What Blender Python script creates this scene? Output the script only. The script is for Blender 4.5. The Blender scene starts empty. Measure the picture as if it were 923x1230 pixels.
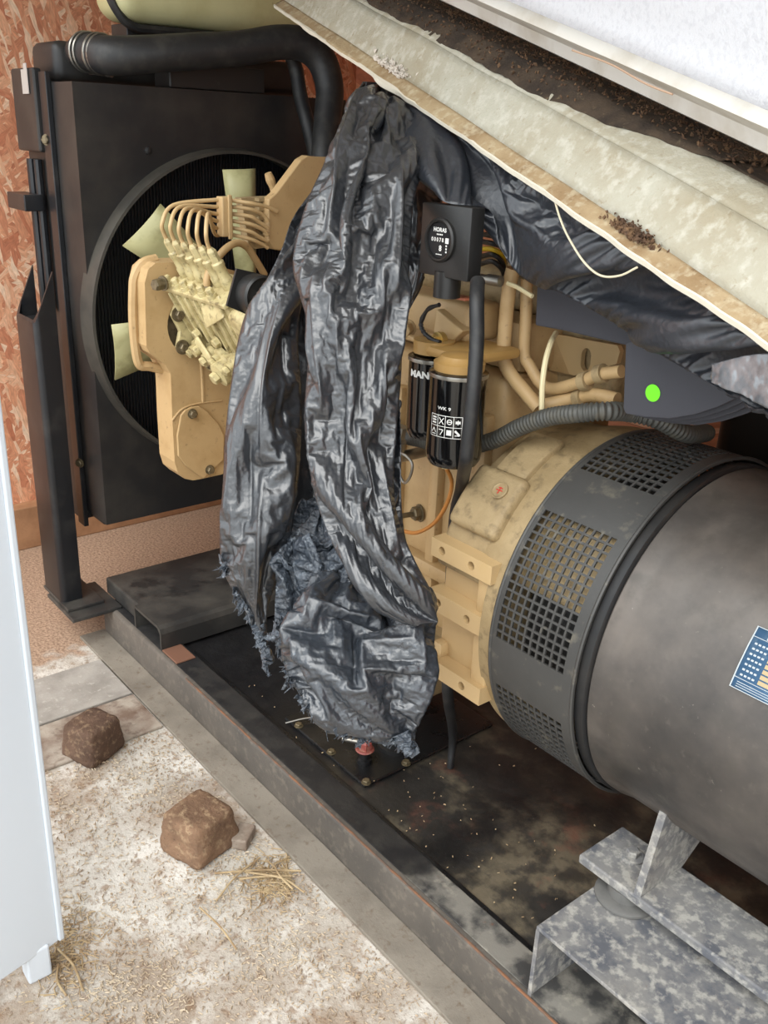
import bpy, bmesh, math, random
import numpy as np
from mathutils import Vector, Matrix, noise

# ------------------------------------------------------------------ camera
PP = np.array([461.5, 615.0]); FPX = 1116.3
CAM = np.array([0.0, 0.0, 1.5])
def cam_axes(yaw, pitch, roll):
    f = np.array([math.cos(pitch)*math.cos(yaw), math.cos(pitch)*math.sin(yaw), -math.sin(pitch)])
    r = np.cross(f, [0, 0, 1]); r /= np.linalg.norm(r); u = np.cross(r, f)
    return np.array([math.cos(roll)*r + math.sin(roll)*u, math.sin(roll)*r - math.cos(roll)*u, f])
RC = cam_axes(math.radians(140.21), math.radians(22.05), math.radians(2.44))
scn = bpy.context.scene
col = scn.collection
cd = bpy.data.cameras.new('camera'); cam = bpy.data.objects.new('camera', cd); col.objects.link(cam)
m = Matrix.Identity(4)
for i in range(3):
    m[i][0] = RC[0][i]; m[i][1] = -RC[1][i]; m[i][2] = -RC[2][i]; m[i][3] = CAM[i]
cam.matrix_world = m
cd.sensor_fit = 'VERTICAL'; cd.sensor_height = 24.0; cd.lens = FPX/1230*24.0; cd.clip_start = 0.02
scn.camera = cam
# pixel -> point on a plane the thing touches
def ray(x, y): return RC.T @ np.array([(x-PP[0])/FPX, (y-PP[1])/FPX, 1.0])
def oz(x, y, z): d = ray(x, y); return CAM + d*((z-CAM[2])/d[2])
def ox(x, y, X): d = ray(x, y); return CAM + d*((X-CAM[0])/d[0])
def oy(x, y, Y): d = ray(x, y); return CAM + d*((Y-CAM[1])/d[1])
def od(x, y, t): return CAM + ray(x, y)*t
def V(*a): return np.array(a, float)

# ------------------------------------------------------------------ light: overcast daylight
w = bpy.data.worlds.new('overcast_sky'); scn.world = w; w.use_nodes = True
bg = w.node_tree.nodes['Background']
bg.inputs[0].default_value = (0.90, 0.96, 1.0, 1); bg.inputs[1].default_value = 2.5
sd = bpy.data.lights.new('sun_through_cloud_offscreen', 'SUN'); sd.energy = 2.6; sd.angle = math.radians(50); sd.color = (1, .97, .92)
so = bpy.data.objects.new('sun_through_cloud_offscreen', sd); col.objects.link(so)
so.rotation_euler = Vector((-0.25, 0.62, -0.75)).to_track_quat('-Z', 'Y').to_euler()
vs = scn.view_settings
vs.view_transform = 'Standard'; vs.look = 'None'; vs.gamma = 1.0; vs.use_curve_mapping = False; vs.exposure = -0.08

# ------------------------------------------------------------------ materials
def s2l(c): return tuple(((v/255+.055)/1.055)**2.4 if v/255 > .04045 else v/255/12.92 for v in c)
def mat(name, c, rough=.5, metal=0., layers=(), bump=0., bscale=60., spec=.5, coat=0., voro=None, rvar=0.):
    """layers: (scale, threshold 0-1, softness, rgb, amount)"""
    M = bpy.data.materials.new(name); M.use_nodes = True
    nt = M.node_tree; N = nt.nodes; L = nt.links
    b = N['Principled BSDF']
    b.inputs['Roughness'].default_value = rough; b.inputs['Metallic'].default_value = metal
    b.inputs['Specular IOR Level'].default_value = spec; b.inputs['Coat Weight'].default_value = coat
    tc = N.new('ShaderNodeNewGeometry')
    def nz(scale, det=6., ro=.6):
        t = N.new('ShaderNodeTexNoise'); t.inputs['Scale'].default_value = scale; t.inputs['Detail'].default_value = det
        t.inputs['Roughness'].default_value = ro
        L.new(tc.outputs['Position'], t.inputs['Vector']); return t
    rgb = N.new('ShaderNodeRGB'); rgb.outputs[0].default_value = s2l(c)+(1,)
    cur = rgb.outputs[0]
    for (sc, th, so_, lc, am) in layers:
        t = nz(sc)
        mr = N.new('ShaderNodeMapRange'); mr.inputs[1].default_value = th-so_; mr.inputs[2].default_value = th+so_
        mr.inputs[3].default_value = 0; mr.inputs[4].default_value = am
        L.new(t.outputs['Fac'], mr.inputs[0])
        mx = N.new('ShaderNodeMix'); mx.data_type = 'RGBA'
        L.new(mr.outputs[0], mx.inputs[0]); L.new(cur, mx.inputs[6]); mx.inputs[7].default_value = s2l(lc)+(1,)
        cur = mx.outputs[2]
    L.new(cur, b.inputs['Base Color'])
    if rvar:
        t = nz(bscale*.3)
        mr = N.new('ShaderNodeMapRange'); mr.inputs[3].default_value = max(.02, rough-rvar); mr.inputs[4].default_value = min(1, rough+rvar)
        mr.inputs[1].default_value = .3; mr.inputs[2].default_value = .7
        L.new(t.outputs['Fac'], mr.inputs[0]); L.new(mr.outputs[0], b.inputs['Roughness'])
    if bump:
        if voro:
            t = N.new('ShaderNodeTexVoronoi'); t.inputs['Scale'].default_value = bscale; t.feature = 'F1'
            n2 = nz(bscale*.5); ad = N.new('ShaderNodeVectorMath'); ad.operation = 'MULTIPLY_ADD'
            L.new(n2.outputs['Color'], ad.inputs[0]); ad.inputs[1].default_value = (voro,)*3
            L.new(tc.outputs['Position'], ad.inputs[2]); L.new(ad.outputs[0], t.inputs['Vector']); src = t.outputs['Distance']
        else: src = nz(bscale).outputs['Fac']
        bp = N.new('ShaderNodeBump'); bp.inputs['Strength'].default_value = min(1, bump); bp.inputs['Distance'].default_value = .004
        L.new(src, bp.inputs['Height']); L.new(bp.outputs[0], b.inputs['Normal'])
    return M

TANC = (184, 154, 110)
M_tan = mat('tan_engine_paint', TANC, .5, layers=((9, .62, .12, (150, 118, 70), .55), (70, .68, .06, (96, 74, 46), .6)), bump=.12, bscale=90)
M_tanpad = mat('clean_tan_paint', (194, 165, 120), .5, layers=((14, .66, .1, (190, 158, 104), .5),), bump=.1, bscale=120)
M_tandirty = mat('dirty_tan_casting', (172, 150, 112), .62, layers=((6, .5, .16, (120, 100, 66), .7), (40, .62, .1, (80, 66, 46), .6)), bump=.4, bscale=120)
M_cream = mat('cream_pump_paint', (196, 182, 136), .38, layers=((22, .56, .12, (140, 122, 80), .7), (60, .62, .08, (74, 60, 38), .7)), bump=.1)
M_black = mat('black_radiator_paint', (30, 30, 31), .46, layers=((7, .54, .14, (54, 51, 47), .8), (160, .74, .03, (120, 116, 108), .5)), bump=.05)
M_dusty = mat('dusty_black_steel', (44, 43, 42), .5, layers=((6, .54, .12, (84, 80, 74), .8), (9, .62, .05, (26, 26, 27), .8)), bump=.1)
M_blackgloss = mat('black_gloss_post', (26, 27, 30), .33, layers=((12, .64, .1, (60, 58, 56), .5),))
M_core = mat('radiator_core_black', (16, 18, 21), .6)
M_rubber = mat('black_rubber', (34, 34, 35), .5, layers=((26, .6, .12, (66, 64, 60), .6),), bump=.1, bscale=150)
M_conduit = mat('grey_conduit', (72, 72, 68), .5, layers=((30, .6, .1, (100, 92, 74), .5),))
M_blade = mat('nylon_fan_blade', (176, 172, 126), .45, layers=((16, .6, .1, (120, 112, 70), .6),))
M_steel = mat('bare_steel', (150, 146, 138), .35, .85)
M_bolt = mat('dirty_bolt', (120, 108, 84), .45, .5, layers=((80, .55, .1, (60, 50, 36), .6),))
M_rail = mat('dusty_rail_paint', (96, 90, 83), .55, layers=((5, .54, .14, (66, 63, 60), .7), (46, .6, .08, (120, 112, 101), .6), (90, .70, .04, (60, 50, 42), .7)), bump=.2, bscale=120)
M_foot = mat('dirty_rail_foot', (138, 130, 118), .75, layers=((8, .55, .12, (108, 100, 90), .7), (60, .64, .08, (96, 76, 58), .6)), bump=.3, bscale=160)
M_deck = mat('oily_deck', (52, 50, 47), .42, layers=((6.0, .52, .06, (118, 108, 90), .8), (7.5, .62, .05, (122, 80, 66), .6), (13, .52, .06, (40, 39, 38), .75), (2.6, .53, .06, (24, 24, 25), .85), (26, .60, .06, (58, 56, 54), .5), (150, .72, .03, (130, 124, 112), .6)), bump=.3, bscale=70, rvar=.14)
M_deckblk = mat('oily_black_plate', (24, 24, 25), .32, layers=((10, .6, .1, (44, 43, 42), .7), (150, .73, .03, (120, 112, 100), .6)), bump=.2, bscale=70, rvar=.12)
M_stain = mat('stained_rail_top', (128, 124, 116), .6, layers=((9, .50, .06, (40, 41, 44), .85), (17, .6, .05, (170, 164, 150), .6), (30, .68, .04, (120, 76, 52), .5)), bump=.25, bscale=90)
M_grey = mat('chalky_grey_paint', (126, 125, 124), .6, layers=((16, .53, .08, (84, 87, 95), .85), (52, .56, .07, (176, 173, 165), .8), (5, .58, .1, (150, 144, 134), .6), (80, .70, .04, (120, 96, 78), .5)), bump=.2, bscale=120)
M_drum = mat('dusty_black_drum', (46, 44, 43), .42, layers=((2.6, .48, .14, (112, 103, 95), .85), (7, .56, .10, (62, 58, 55), .7), (48, .68, .08, (100, 94, 86), .4), (20, .62, .08, (70, 66, 60), .6), (110, .72, .03, (150, 142, 130), .5)), bump=.08, bscale=60, rvar=.1)
M_vent = mat('dusty_vent_ring', (66, 65, 63), .5, layers=((4, .55, .15, (48, 47, 46), .8), (30, .64, .06, (116, 110, 96), .5)), bump=.08)
M_dark = mat('near_black_rotor', (36, 35, 34), .6)  # one even near-black tone for the rotor inside the vent ring
M_roof = mat('lichen_grey_sheet', (176, 172, 156), .8, layers=((6, .52, .14, (150, 138, 112), .75), (45, .58, .08, (198, 195, 182), .6), (70, .66, .05, (140, 124, 96), .6)), bump=.45, bscale=220)
M_roofd = mat('rust_brown_sheet', (168, 146, 112), .85, layers=((10, .52, .12, (132, 104, 70), .8), (50, .58, .08, (196, 184, 156), .6), (80, .68, .05, (84, 58, 38), .7)), bump=.4, bscale=200)
M_valley = mat('silted_valley', (74, 60, 46), .95, layers=((16, .5, .1, (44, 34, 26), .9), (90, .66, .05, (128, 112, 86), .6)), bump=.8, bscale=140)
M_white = mat('pebbled_white_panel', (206, 207, 211), .55, layers=((120, .55, .05, (192, 193, 198), .6),), bump=.3, bscale=260)
M_whitedirty = mat('soiled_white_lip', (206, 202, 194), .55, layers=((9, .56, .1, (176, 166, 150), .7), (40, .70, .03, (150, 112, 80), .6)))
M_door = mat('white_door_paint', (212, 219, 226), .4)
M_box = mat('black_plastic', (34, 33, 32), .45, layers=((40, .68, .05, (60, 58, 54), .5),))
M_darkpanel = mat('charcoal_panel', (58, 58, 64), .75, bump=.1, bscale=300)
M_green = mat('green_sticker', (112, 232, 28), .5)
M_filter = mat('gloss_black_canister', (14, 14, 15), .12, coat=.4)
M_print = mat('white_print', (232, 232, 228), .5)
M_printdull = mat('worn_white_print', (176, 184, 188), .5)
M_red = mat('red_paint', (196, 62, 50), .5)
M_redcap = mat('worn_red_cap', (142, 70, 62), .5, layers=((60, .6, .08, (180, 150, 130), .6),))
M_tank = mat('yellowed_plastic_tank', (206, 200, 152), .45, layers=((8, .6, .15, (176, 166, 112), .7), (60, .72, .04, (110, 96, 60), .6)))
M_stone = mat('brown_cobble', (134, 104, 80), .9, layers=((14, .5, .12, (96, 72, 54), .8), (60, .6, .08, (176, 150, 118), .7), (120, .64, .05, (70, 50, 38), .7)), bump=1., bscale=130)
M_stone2 = mat('dark_brown_cobble', (104, 80, 64), .9, layers=((14, .5, .12, (74, 54, 42), .8), (60, .6, .08, (150, 126, 100), .7)), bump=1., bscale=130)
M_straw = mat('straw', (184, 162, 126), .8, layers=((30, .52, .1, (140, 112, 80), .7),))
M_chip = mat('wood_flakes', (200, 184, 160), .9, layers=((9, .5, .1, (158, 134, 108), .8),))
M_soil = mat('leaf_litter', (84, 62, 46), .95, layers=((60, .55, .1, (130, 100, 70), .8),))
M_yellow = mat('yellow_wire', (216, 184, 40), .5)
M_orange = mat('orange_lead', (190, 126, 60), .5)
M_tie = mat('ivory_cable_tie', (226, 212, 170), .45)
M_blue = mat('blue_nameplate', (66, 100, 132), .45, layers=((60, .62, .08, (120, 140, 156), .6),))
M_ivory = mat('ivory_field', (176, 156, 118), .5)
M_yarn = mat('string_white', (206, 196, 168), .8)
M_timber = mat('sill_timber', (176, 132, 96), .75, layers=((12, .5, .15, (136, 96, 66), .7),), bump=.2)
M_board = mat('grey_board', (168, 162, 154), .8, layers=((9, .52, .12, (136, 130, 122), .8), (60, .64, .06, (196, 190, 180), .6)), bump=.3)
M_boardb = mat('wet_brown_board', (122, 102, 88), .8, layers=((9, .48, .1, (178, 168, 154), .8), (40, .6, .08, (90, 66, 52), .6)), bump=.4)
M_brass = mat('brass_fitting', (186, 158, 96), .35, .7)

def oiled(M, x_lo, x_hi, wob=.5):
    # black oil soaked into everything below the engine, thinning out towards the alternator
    nt = M.node_tree; N = nt.nodes; L = nt.links; b = N['Principled BSDF']; src = b.inputs['Base Color'].links[0].from_socket
    g = N.new('ShaderNodeNewGeometry'); sp_ = N.new('ShaderNodeSeparateXYZ'); L.new(g.outputs['Position'], sp_.inputs[0])
    nz = N.new('ShaderNodeTexNoise'); nz.inputs['Scale'].default_value = 7; nz.inputs['Detail'].default_value = 8; L.new(g.outputs['Position'], nz.inputs['Vector'])
    ma = N.new('ShaderNodeMath'); ma.operation = 'MULTIPLY_ADD'; L.new(nz.outputs['Fac'], ma.inputs[0]); ma.inputs[1].default_value = wob; L.new(sp_.outputs[0], ma.inputs[2])
    mr = N.new('ShaderNodeMapRange'); mr.inputs[1].default_value = x_lo+wob*.5; mr.inputs[2].default_value = x_hi+wob*.5; mr.inputs[3].default_value = .92; mr.inputs[4].default_value = 0
    L.new(ma.outputs[0], mr.inputs[0])
    mx = N.new('ShaderNodeMix'); mx.data_type = 'RGBA'; L.new(mr.outputs[0], mx.inputs[0]); L.new(src, mx.inputs[6]); mx.inputs[7].default_value = s2l((24, 24, 26))+(1,)
    L.new(mx.outputs[2], b.inputs['Base Color'])
oiled(M_stain, -1.12, -1.02, .5); oiled(M_deck, -1.55, -1.22, .6)
def bag_mat():
    M = mat('black_polythene', (42, 44, 48), .33, bump=.22, bscale=95, voro=.02, rvar=.07, spec=.9, coat=.35,
            layers=((8, .56, .15, (46, 48, 52), .8),))
    M.node_tree.nodes['Principled BSDF'].inputs['Coat Roughness'].default_value = .22
    return M
M_bag = bag_mat()
M_hem = mat('dusty_torn_polythene', (70, 78, 88), .4, bump=.8, bscale=110, voro=.02, spec=.7, layers=((20, .5, .15, (46, 50, 56), .8), (90, .62, .06, (150, 158, 166), .6)))
M_lobe = mat('dusty_blue_polythene', (50, 55, 62), .33, bump=.3, bscale=100, voro=.02, rvar=.08, spec=.85, coat=.3, layers=((9, .55, .15, (34, 36, 40), .8), (70, .66, .05, (110, 118, 128), .5)))
M_tarp = mat('black_polythene_taut', (42, 45, 51), .38, bump=.2, bscale=90, voro=.02, rvar=.08, spec=.8)

def osb_mat():
    M = bpy.data.materials.new('osb_board'); M.use_nodes = True
    nt = M.node_tree; N = nt.nodes; L = nt.links; b = N['Principled BSDF']; b.inputs['Roughness'].default_value = .6
    g = N.new('ShaderNodeNewGeometry')
    prev = None
    for k, (rot, sx, sz) in enumerate(((.5, 14, 62), (-.7, 15, 70), (1.35, 13, 60))):
        mp = N.new('ShaderNodeMapping'); mp.inputs['Rotation'].default_value = (rot, 0, 0)
        mp.inputs['Location'].default_value = (0, k*3.3, k*1.7)
        L.new(g.outputs['Position'], mp.inputs['Vector'])
        nz = N.new('ShaderNodeTexNoise'); nz.inputs['Scale'].default_value = 6; L.new(g.outputs['Position'], nz.inputs['Vector'])
        ad = N.new('ShaderNodeVectorMath'); ad.operation = 'MULTIPLY_ADD'; ad.inputs[1].default_value = (.06, .06, .06)
        L.new(nz.outputs['Color'], ad.inputs[0]); L.new(mp.outputs[0], ad.inputs[2])
        m2 = N.new('ShaderNodeVectorMath'); m2.operation = 'MULTIPLY'; m2.inputs[1].default_value = (2, sx, sz); L.new(ad.outputs[0], m2.inputs[0])
        v = N.new('ShaderNodeTexVoronoi'); v.inputs['Scale'].default_value = 1; L.new(m2.outputs[0], v.inputs['Vector'])
        sp = N.new('ShaderNodeSeparateColor'); L.new(v.outputs['Color'], sp.inputs[0])
        cr = N.new('ShaderNodeValToRGB'); e = cr.color_ramp.elements
        e[0].position = 0; e[0].color = s2l((196, 122, 90))+(1,); e[1].position = 1; e[1].color = s2l((248, 216, 186))+(1,)
        x = e.new(.45); x.color = s2l((226, 160, 122))+(1,); x = e.new(.75); x.color = s2l((238, 188, 152))+(1,)
        L.new(sp.outputs[0], cr.inputs[0])
        fib = N.new('ShaderNodeTexNoise'); fib.inputs['Scale'].default_value = 3; fib.inputs['Detail'].default_value = 8; L.new(m2.outputs[0], fib.inputs['Vector'])
        fm = N.new('ShaderNodeMapRange'); fm.inputs[1].default_value = .3; fm.inputs[2].default_value = .7; fm.inputs[3].default_value = .72; fm.inputs[4].default_value = 1.12
        L.new(fib.outputs['Fac'], fm.inputs[0])
        mu = N.new('ShaderNodeMix'); mu.data_type = 'RGBA'; mu.blend_type = 'MULTIPLY'; mu.inputs[0].default_value = 1
        cb = N.new('ShaderNodeCombineColor'); [L.new(fm.outputs[0], cb.inputs[q]) for q in range(3)]
        L.new(cr.outputs[0], mu.inputs[6]); L.new(cb.outputs[0], mu.inputs[7])
        if prev is None: prev = (mu.outputs[2], sp.outputs[1])
        else:
            gt = N.new('ShaderNodeMath'); gt.operation = 'GREATER_THAN'; L.new(sp.outputs[2], gt.inputs[0]); gt.inputs[1].default_value = .45
            mx = N.new('ShaderNodeMix'); mx.data_type = 'RGBA'; L.new(gt.outputs[0], mx.inputs[0]); L.new(prev[0], mx.inputs[6]); L.new(mu.outputs[2], mx.inputs[7])
            prev = (mx.outputs[2], sp.outputs[1])
    L.new(prev[0], b.inputs['Base Color'])
    bp = N.new('ShaderNodeBump'); bp.inputs['Strength'].default_value = .4; bp.inputs['Distance'].default_value = .004
    L.new(prev[0], bp.inputs['Height']); L.new(bp.outputs[0], b.inputs['Normal'])
    return M
M_osb = osb_mat()

def floor_mat():
    M = mat('dusty_concrete', (196, 190, 180), .9, layers=((2.6, .53, .10, (150, 126, 102), .75), (11, .56, .08, (226, 222, 214), .7), (34, .60, .06, (140, 112, 86), .7), (90, .62, .06, (110, 84, 62), .7), (5, .64, .06, (120, 104, 88), .5)), bump=.7, bscale=160)
    nt = M.node_tree; N = nt.nodes; L = nt.links; b = N['Principled BSDF']
    src = b.inputs['Base Color'].links[0].from_socket
    g = N.new('ShaderNodeNewGeometry'); sp = N.new('ShaderNodeSeparateXYZ'); L.new(g.outputs['Position'], sp.inputs[0])
    nz = N.new('ShaderNodeTexNoise'); nz.inputs['Scale'].default_value = 14; L.new(g.outputs['Position'], nz.inputs['Vector'])
    ma = N.new('ShaderNodeMath'); ma.operation = 'MULTIPLY_ADD'; L.new(nz.outputs['Fac'], ma.inputs[0]); ma.inputs[1].default_value = .3; L.new(sp.outputs[0], ma.inputs[2])
    mr = N.new('ShaderNodeMapRange'); mr.inputs[1].default_value = -2.36; mr.inputs[2].default_value = -2.30; mr.inputs[3].default_value = 1; mr.inputs[4].default_value = 0
    L.new(ma.outputs[0], mr.inputs[0])
    n2 = N.new('ShaderNodeTexNoise'); n2.inputs['Scale'].default_value = 120; n2.inputs['Detail'].default_value = 4; L.new(g.outputs['Position'], n2.inputs['Vector'])
    cr = N.new('ShaderNodeValToRGB'); cr.color_ramp.elements[0].position = .35; cr.color_ramp.elements[1].position = .7
    cr.color_ramp.elements[0].color = s2l((138, 112, 92))+(1,); cr.color_ramp.elements[1].color = s2l((190, 161, 136))+(1,)
    L.new(n2.outputs['Fac'], cr.inputs[0])
    mx = N.new('ShaderNodeMix'); mx.data_type = 'RGBA'; L.new(mr.outputs[0], mx.inputs[0]); L.new(src, mx.inputs[6]); L.new(cr.outputs[0], mx.inputs[7])
    L.new(mx.outputs[2], b.inputs['Base Color'])
    return M
M_floor = floor_mat()

# ------------------------------------------------------------------ mesh helpers
ORG = {}
class G:
    """collects shapes of ONE part"""
    def __init__(s): s.v = []; s.f = []
    def add(s, v, f):
        o = len(s.v); s.v.extend([tuple(map(float, p)) for p in v]); s.f.extend([tuple(i+o for i in q) for q in f]); return s
    def bm(s, b):
        b.verts.index_update(); s.add([v.co[:] for v in b.verts], [[v.index for v in f.verts] for f in b.faces]); b.free(); return s
    def box(s, lo, hi, bev=0., seg=2):
        b = bmesh.new(); bmesh.ops.create_cube(b, size=1)
        lo = V(*lo); hi = V(*hi); c = (lo+hi)/2; d = hi-lo
        for v in b.verts: v.co = Vector(c + V(*v.co)*d)
        if bev: bmesh.ops.bevel(b, geom=b.edges[:], offset=bev, segments=seg, affect='EDGES', profile=.5)
        return s.bm(b)
    def obox(s, c, ax, ay, az, d, bev=0., seg=2):
        """oriented box: centre, three unit axes, full sizes"""
        b = bmesh.new(); bmesh.ops.create_cube(b, size=1)
        for v in b.verts: v.co = Vector(V(*v.co)*V(*d))
        if bev: bmesh.ops.bevel(b, geom=b.edges[:], offset=bev, segments=seg, affect='EDGES', profile=.5)
        A = np.array([ax, ay, az], float)
        for v in b.verts: v.co = Vector(V(*c) + V(*v.co) @ A)
        return s.bm(b)
    def hexa(s, p):  # 8 corners, bottom loop then top loop
        return s.add(p, [(3, 2, 1, 0), (4, 5, 6, 7), (0, 1, 5, 4), (1, 2, 6, 5), (2, 3, 7, 6), (3, 0, 4, 7)])
    def prism(s, outer, ext, holes=(), bev=0.):
        """outer: list of 3D points in one plane, ext: extrusion vector"""
        b = bmesh.new(); es = []
        for loop in [outer]+list(holes):
            vs_ = [b.verts.new(Vector(map(float, p))) for p in loop]
            for i in range(len(vs_)): es.append(b.edges.new((vs_[i], vs_[(i+1) % len(vs_)])))
        r = bmesh.ops.triangle_fill(b, edges=es, use_beauty=True, use_dissolve=False)
        r = bmesh.ops.extrude_face_region(b, geom=b.faces[:])
        nv = [e for e in r['geom'] if isinstance(e, bmesh.types.BMVert)]
        bmesh.ops.translate(b, verts=nv, vec=Vector(map(float, ext)))
        bmesh.ops.recalc_face_normals(b, faces=b.faces[:])
        if bev:
            eg = [e for e in b.edges if len(e.link_faces) == 2 and e.calc_face_angle(0) > .6]
            bmesh.ops.bevel(b, geom=eg, offset=bev, segments=2, affect='EDGES', profile=.5)
        return s.bm(b)
    def tube(s, path, r, n=12, smooth=6, caps=True, rfun=None):
        p = spline(path, smooth) if smooth else np.array(path, float)
        k = len(p); rr = np.full(k, r) if np.isscalar(r) else np.interp(np.linspace(0, 1, k), np.linspace(0, 1, len(r)), r)
        if rfun is not None:
            dl = np.r_[0, np.cumsum(np.linalg.norm(np.diff(p, axis=0), axis=1))]; rr = np.array([rfun(q) for q in dl])*rr
        t = np.gradient(p, axis=0); t /= np.linalg.norm(t, axis=1)[:, None]+1e-12
        a = np.cross(t[0], [0, 0, 1.0]);
        if np.linalg.norm(a) < .1: a = np.cross(t[0], [1.0, 0, 0])
        vv = []
        for i in range(k):
            a = a-t[i]*np.dot(a, t[i]); a /= np.linalg.norm(a); c = np.cross(t[i], a)
            for j in range(n):
                th = 2*math.pi*j/n; vv.append(p[i]+rr[i]*(math.cos(th)*a+math.sin(th)*c))
        ff = [(i*n+j, i*n+(j+1) % n, (i+1)*n+(j+1) % n, (i+1)*n+j) for i in range(k-1) for j in range(n)]
        if caps: ff += [tuple(range(n))[::-1], tuple(range((k-1)*n, k*n))]
        return s.add(vv, ff)
    def lathe(s, prof, o, d, n=32, capA=True, capB=True, up=None):
        d = V(*d); d = d/np.linalg.norm(d); a = np.cross(d, up if up is not None else ([0, 0, 1.0] if abs(d[2]) < .9 else [1.0, 0, 0])); a /= np.linalg.norm(a); c = np.cross(d, a)
        vv = []; k = len(prof)
        for (r, h) in prof:
            for j in range(n):
                th = 2*math.pi*j/n; vv.append(V(*o)+d*h+max(r, 1e-5)*(math.cos(th)*a+math.sin(th)*c))
        ff = [(i*n+j, i*n+(j+1) % n, (i+1)*n+(j+1) % n, (i+1)*n+j) for i in range(k-1) for j in range(n)]
        if capA: ff.append(tuple(range(n))[::-1])
        if capB: ff.append(tuple(range((k-1)*n, k*n)))
        return s.add(vv, ff)
    def hexb(s, o, d, r, h, washer=True):
        if washer: s.lathe([(r*1.45, 0), (r*1.45, h*.15)], o, d, 16)
        s.lathe([(r*1.15, h*.15), (r*1.15, h*.85), (r*.95, h)], o, d, 6); return s
    def sheet(s, rows):
        """open grid from rows of points"""
        k = len(rows[0]); vv = [p for r in rows for p in r]
        return s.add(vv, [(i*k+j, i*k+j+1, (i+1)*k+j+1, (i+1)*k+j) for i in range(len(rows)-1) for j in range(k-1)])
def spline(path, sub):
    p = np.array(path, float); n = len(p)
    if n < 3: return np.array([p[0]+(p[-1]-p[0])*t for t in np.linspace(0, 1, max(2, sub))])
    q = np.vstack([2*p[0]-p[1], p, 2*p[-1]-p[-2]]); out = []
    for i in range(1, n):
        a, b, c, d = q[i-1:i+3]
        for t in np.arange(sub)/sub:
            out.append(.5*((2*b)+(-a+c)*t+(2*a-5*b+4*c-d)*t*t+(-a+3*b-3*c+d)*t**3))
    out.append(p[-1]); return np.array(out)
def thing(name, loc, label, cat, group=None):
    o = bpy.data.objects.new(name, None); col.objects.link(o); o.empty_display_size = .05
    o.location = tuple(map(float, loc)); ORG[o] = V(*loc)
    o['label'] = label; o['category'] = cat
    if group: o['group'] = group
    return o
def part(name, g, mt, parent=None, smooth=False, label=None, kind=None, ang=35, solid=0., weld=False):
    me = bpy.data.meshes.new(name)
    v = np.array(g.v, float)
    if parent is not None: org = ORG[parent]
    else: org = V((v[:, 0].min()+v[:, 0].max())/2, (v[:, 1].min()+v[:, 1].max())/2, v[:, 2].min())
    me.from_pydata((v-org).tolist(), [], g.f); me.update()
    o = bpy.data.objects.new(name, me); col.objects.link(o); me.materials.append(mt)
    if parent is not None: o.parent = parent
    else: o.location = tuple(org)
    ORG[o] = org
    b = bmesh.new(); b.from_mesh(me)
    if weld: bmesh.ops.remove_doubles(b, verts=b.verts[:], dist=1e-6)
    bmesh.ops.recalc_face_normals(b, faces=b.faces[:]); b.to_mesh(me); b.free()
    if smooth:
        me.polygons.foreach_set('use_smooth', [True]*len(me.polygons))
        if ang < 180: me.set_sharp_from_angle(angle=math.radians(ang))
    if solid:
        md = o.modifiers.new('thickness', 'SOLIDIFY'); md.thickness = solid; md.offset = 0
    if label: o['label'] = label
    if kind: o['kind'] = kind
    return o
def single(name, g, mt, label, cat, group=None, **k):
    o = part(name, g, mt, None, **k); o['label'] = label; o['category'] = cat
    if group: o['group'] = group
    return o
def struct(name, g, mt, **k):
    o = part(name, g, mt, None, **k); o['kind'] = 'structure'; return o
def circ(c, a, b, r, n=16): return [V(*c)+r*(math.cos(t)*V(*a)+math.sin(t)*V(*b)) for t in np.arange(n)*2*math.pi/n]
def text_geo(txt, size, fn, sx=1.0, bold=0.0):
    cu = bpy.data.curves.new('t', 'FONT'); cu.body = txt; cu.size = size; cu.align_x = 'CENTER'; cu.align_y = 'CENTER'; cu.offset = bold
    cu.resolution_u = 3
    o = bpy.data.objects.new('t', cu); col.objects.link(o)
    bpy.context.view_layer.update()
    me = o.to_mesh(); vv = [fn(v.co.x*sx, v.co.y) for v in me.vertices]; ff = [tuple(p.vertices) for p in me.polygons]
    o.to_mesh_clear(); bpy.data.objects.remove(o); bpy.data.curves.remove(cu)
    return vv, ff
rng = np.random.default_rng(7); random.seed(7)
EX, EY, EZ = V(1, 0, 0), V(0, 1, 0), V(0, 0, 1)
AX = (1.426, .668)   # crank / alternator axis (Y, Z)

# ================================================================== SETTING
struct('floor', G().box((-3.6, -5, -.12), (6, 3.2, 0)), M_floor)
struct('wall_left', G().box((-3.42, -.6, .165), (-3.36, 2.55, 2.2)), M_osb)
struct('wall_back', G().box((-3.42, 2.55, 0), (1.66, 2.61, 2.2)), M_osb)
struct('wall_right', G().box((1.6, .6, 0), (1.66, 2.55, 2.2)), M_osb)
struct('trim_1', G().box((-3.42, -.6, 0), (-3.30, 2.5, .165), .004), M_timber)
struct('ceiling', G().box((-3.42, .60, 2.2), (1.66, 2.61, 2.26)), M_roof)  # unseen roof underside, front edge brought forward to shade the engine
a = oz(66, 868, 0); b_ = oz(30, 812, 0)
struct('trim_2', G().box((-2.38, -.4, 0), (-2.16, .90, .012), .003), M_board)
struct('trim_3', G().box((-2.155, -.4, 0), (-1.97, .90, .009), .003), M_boardb)

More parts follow.
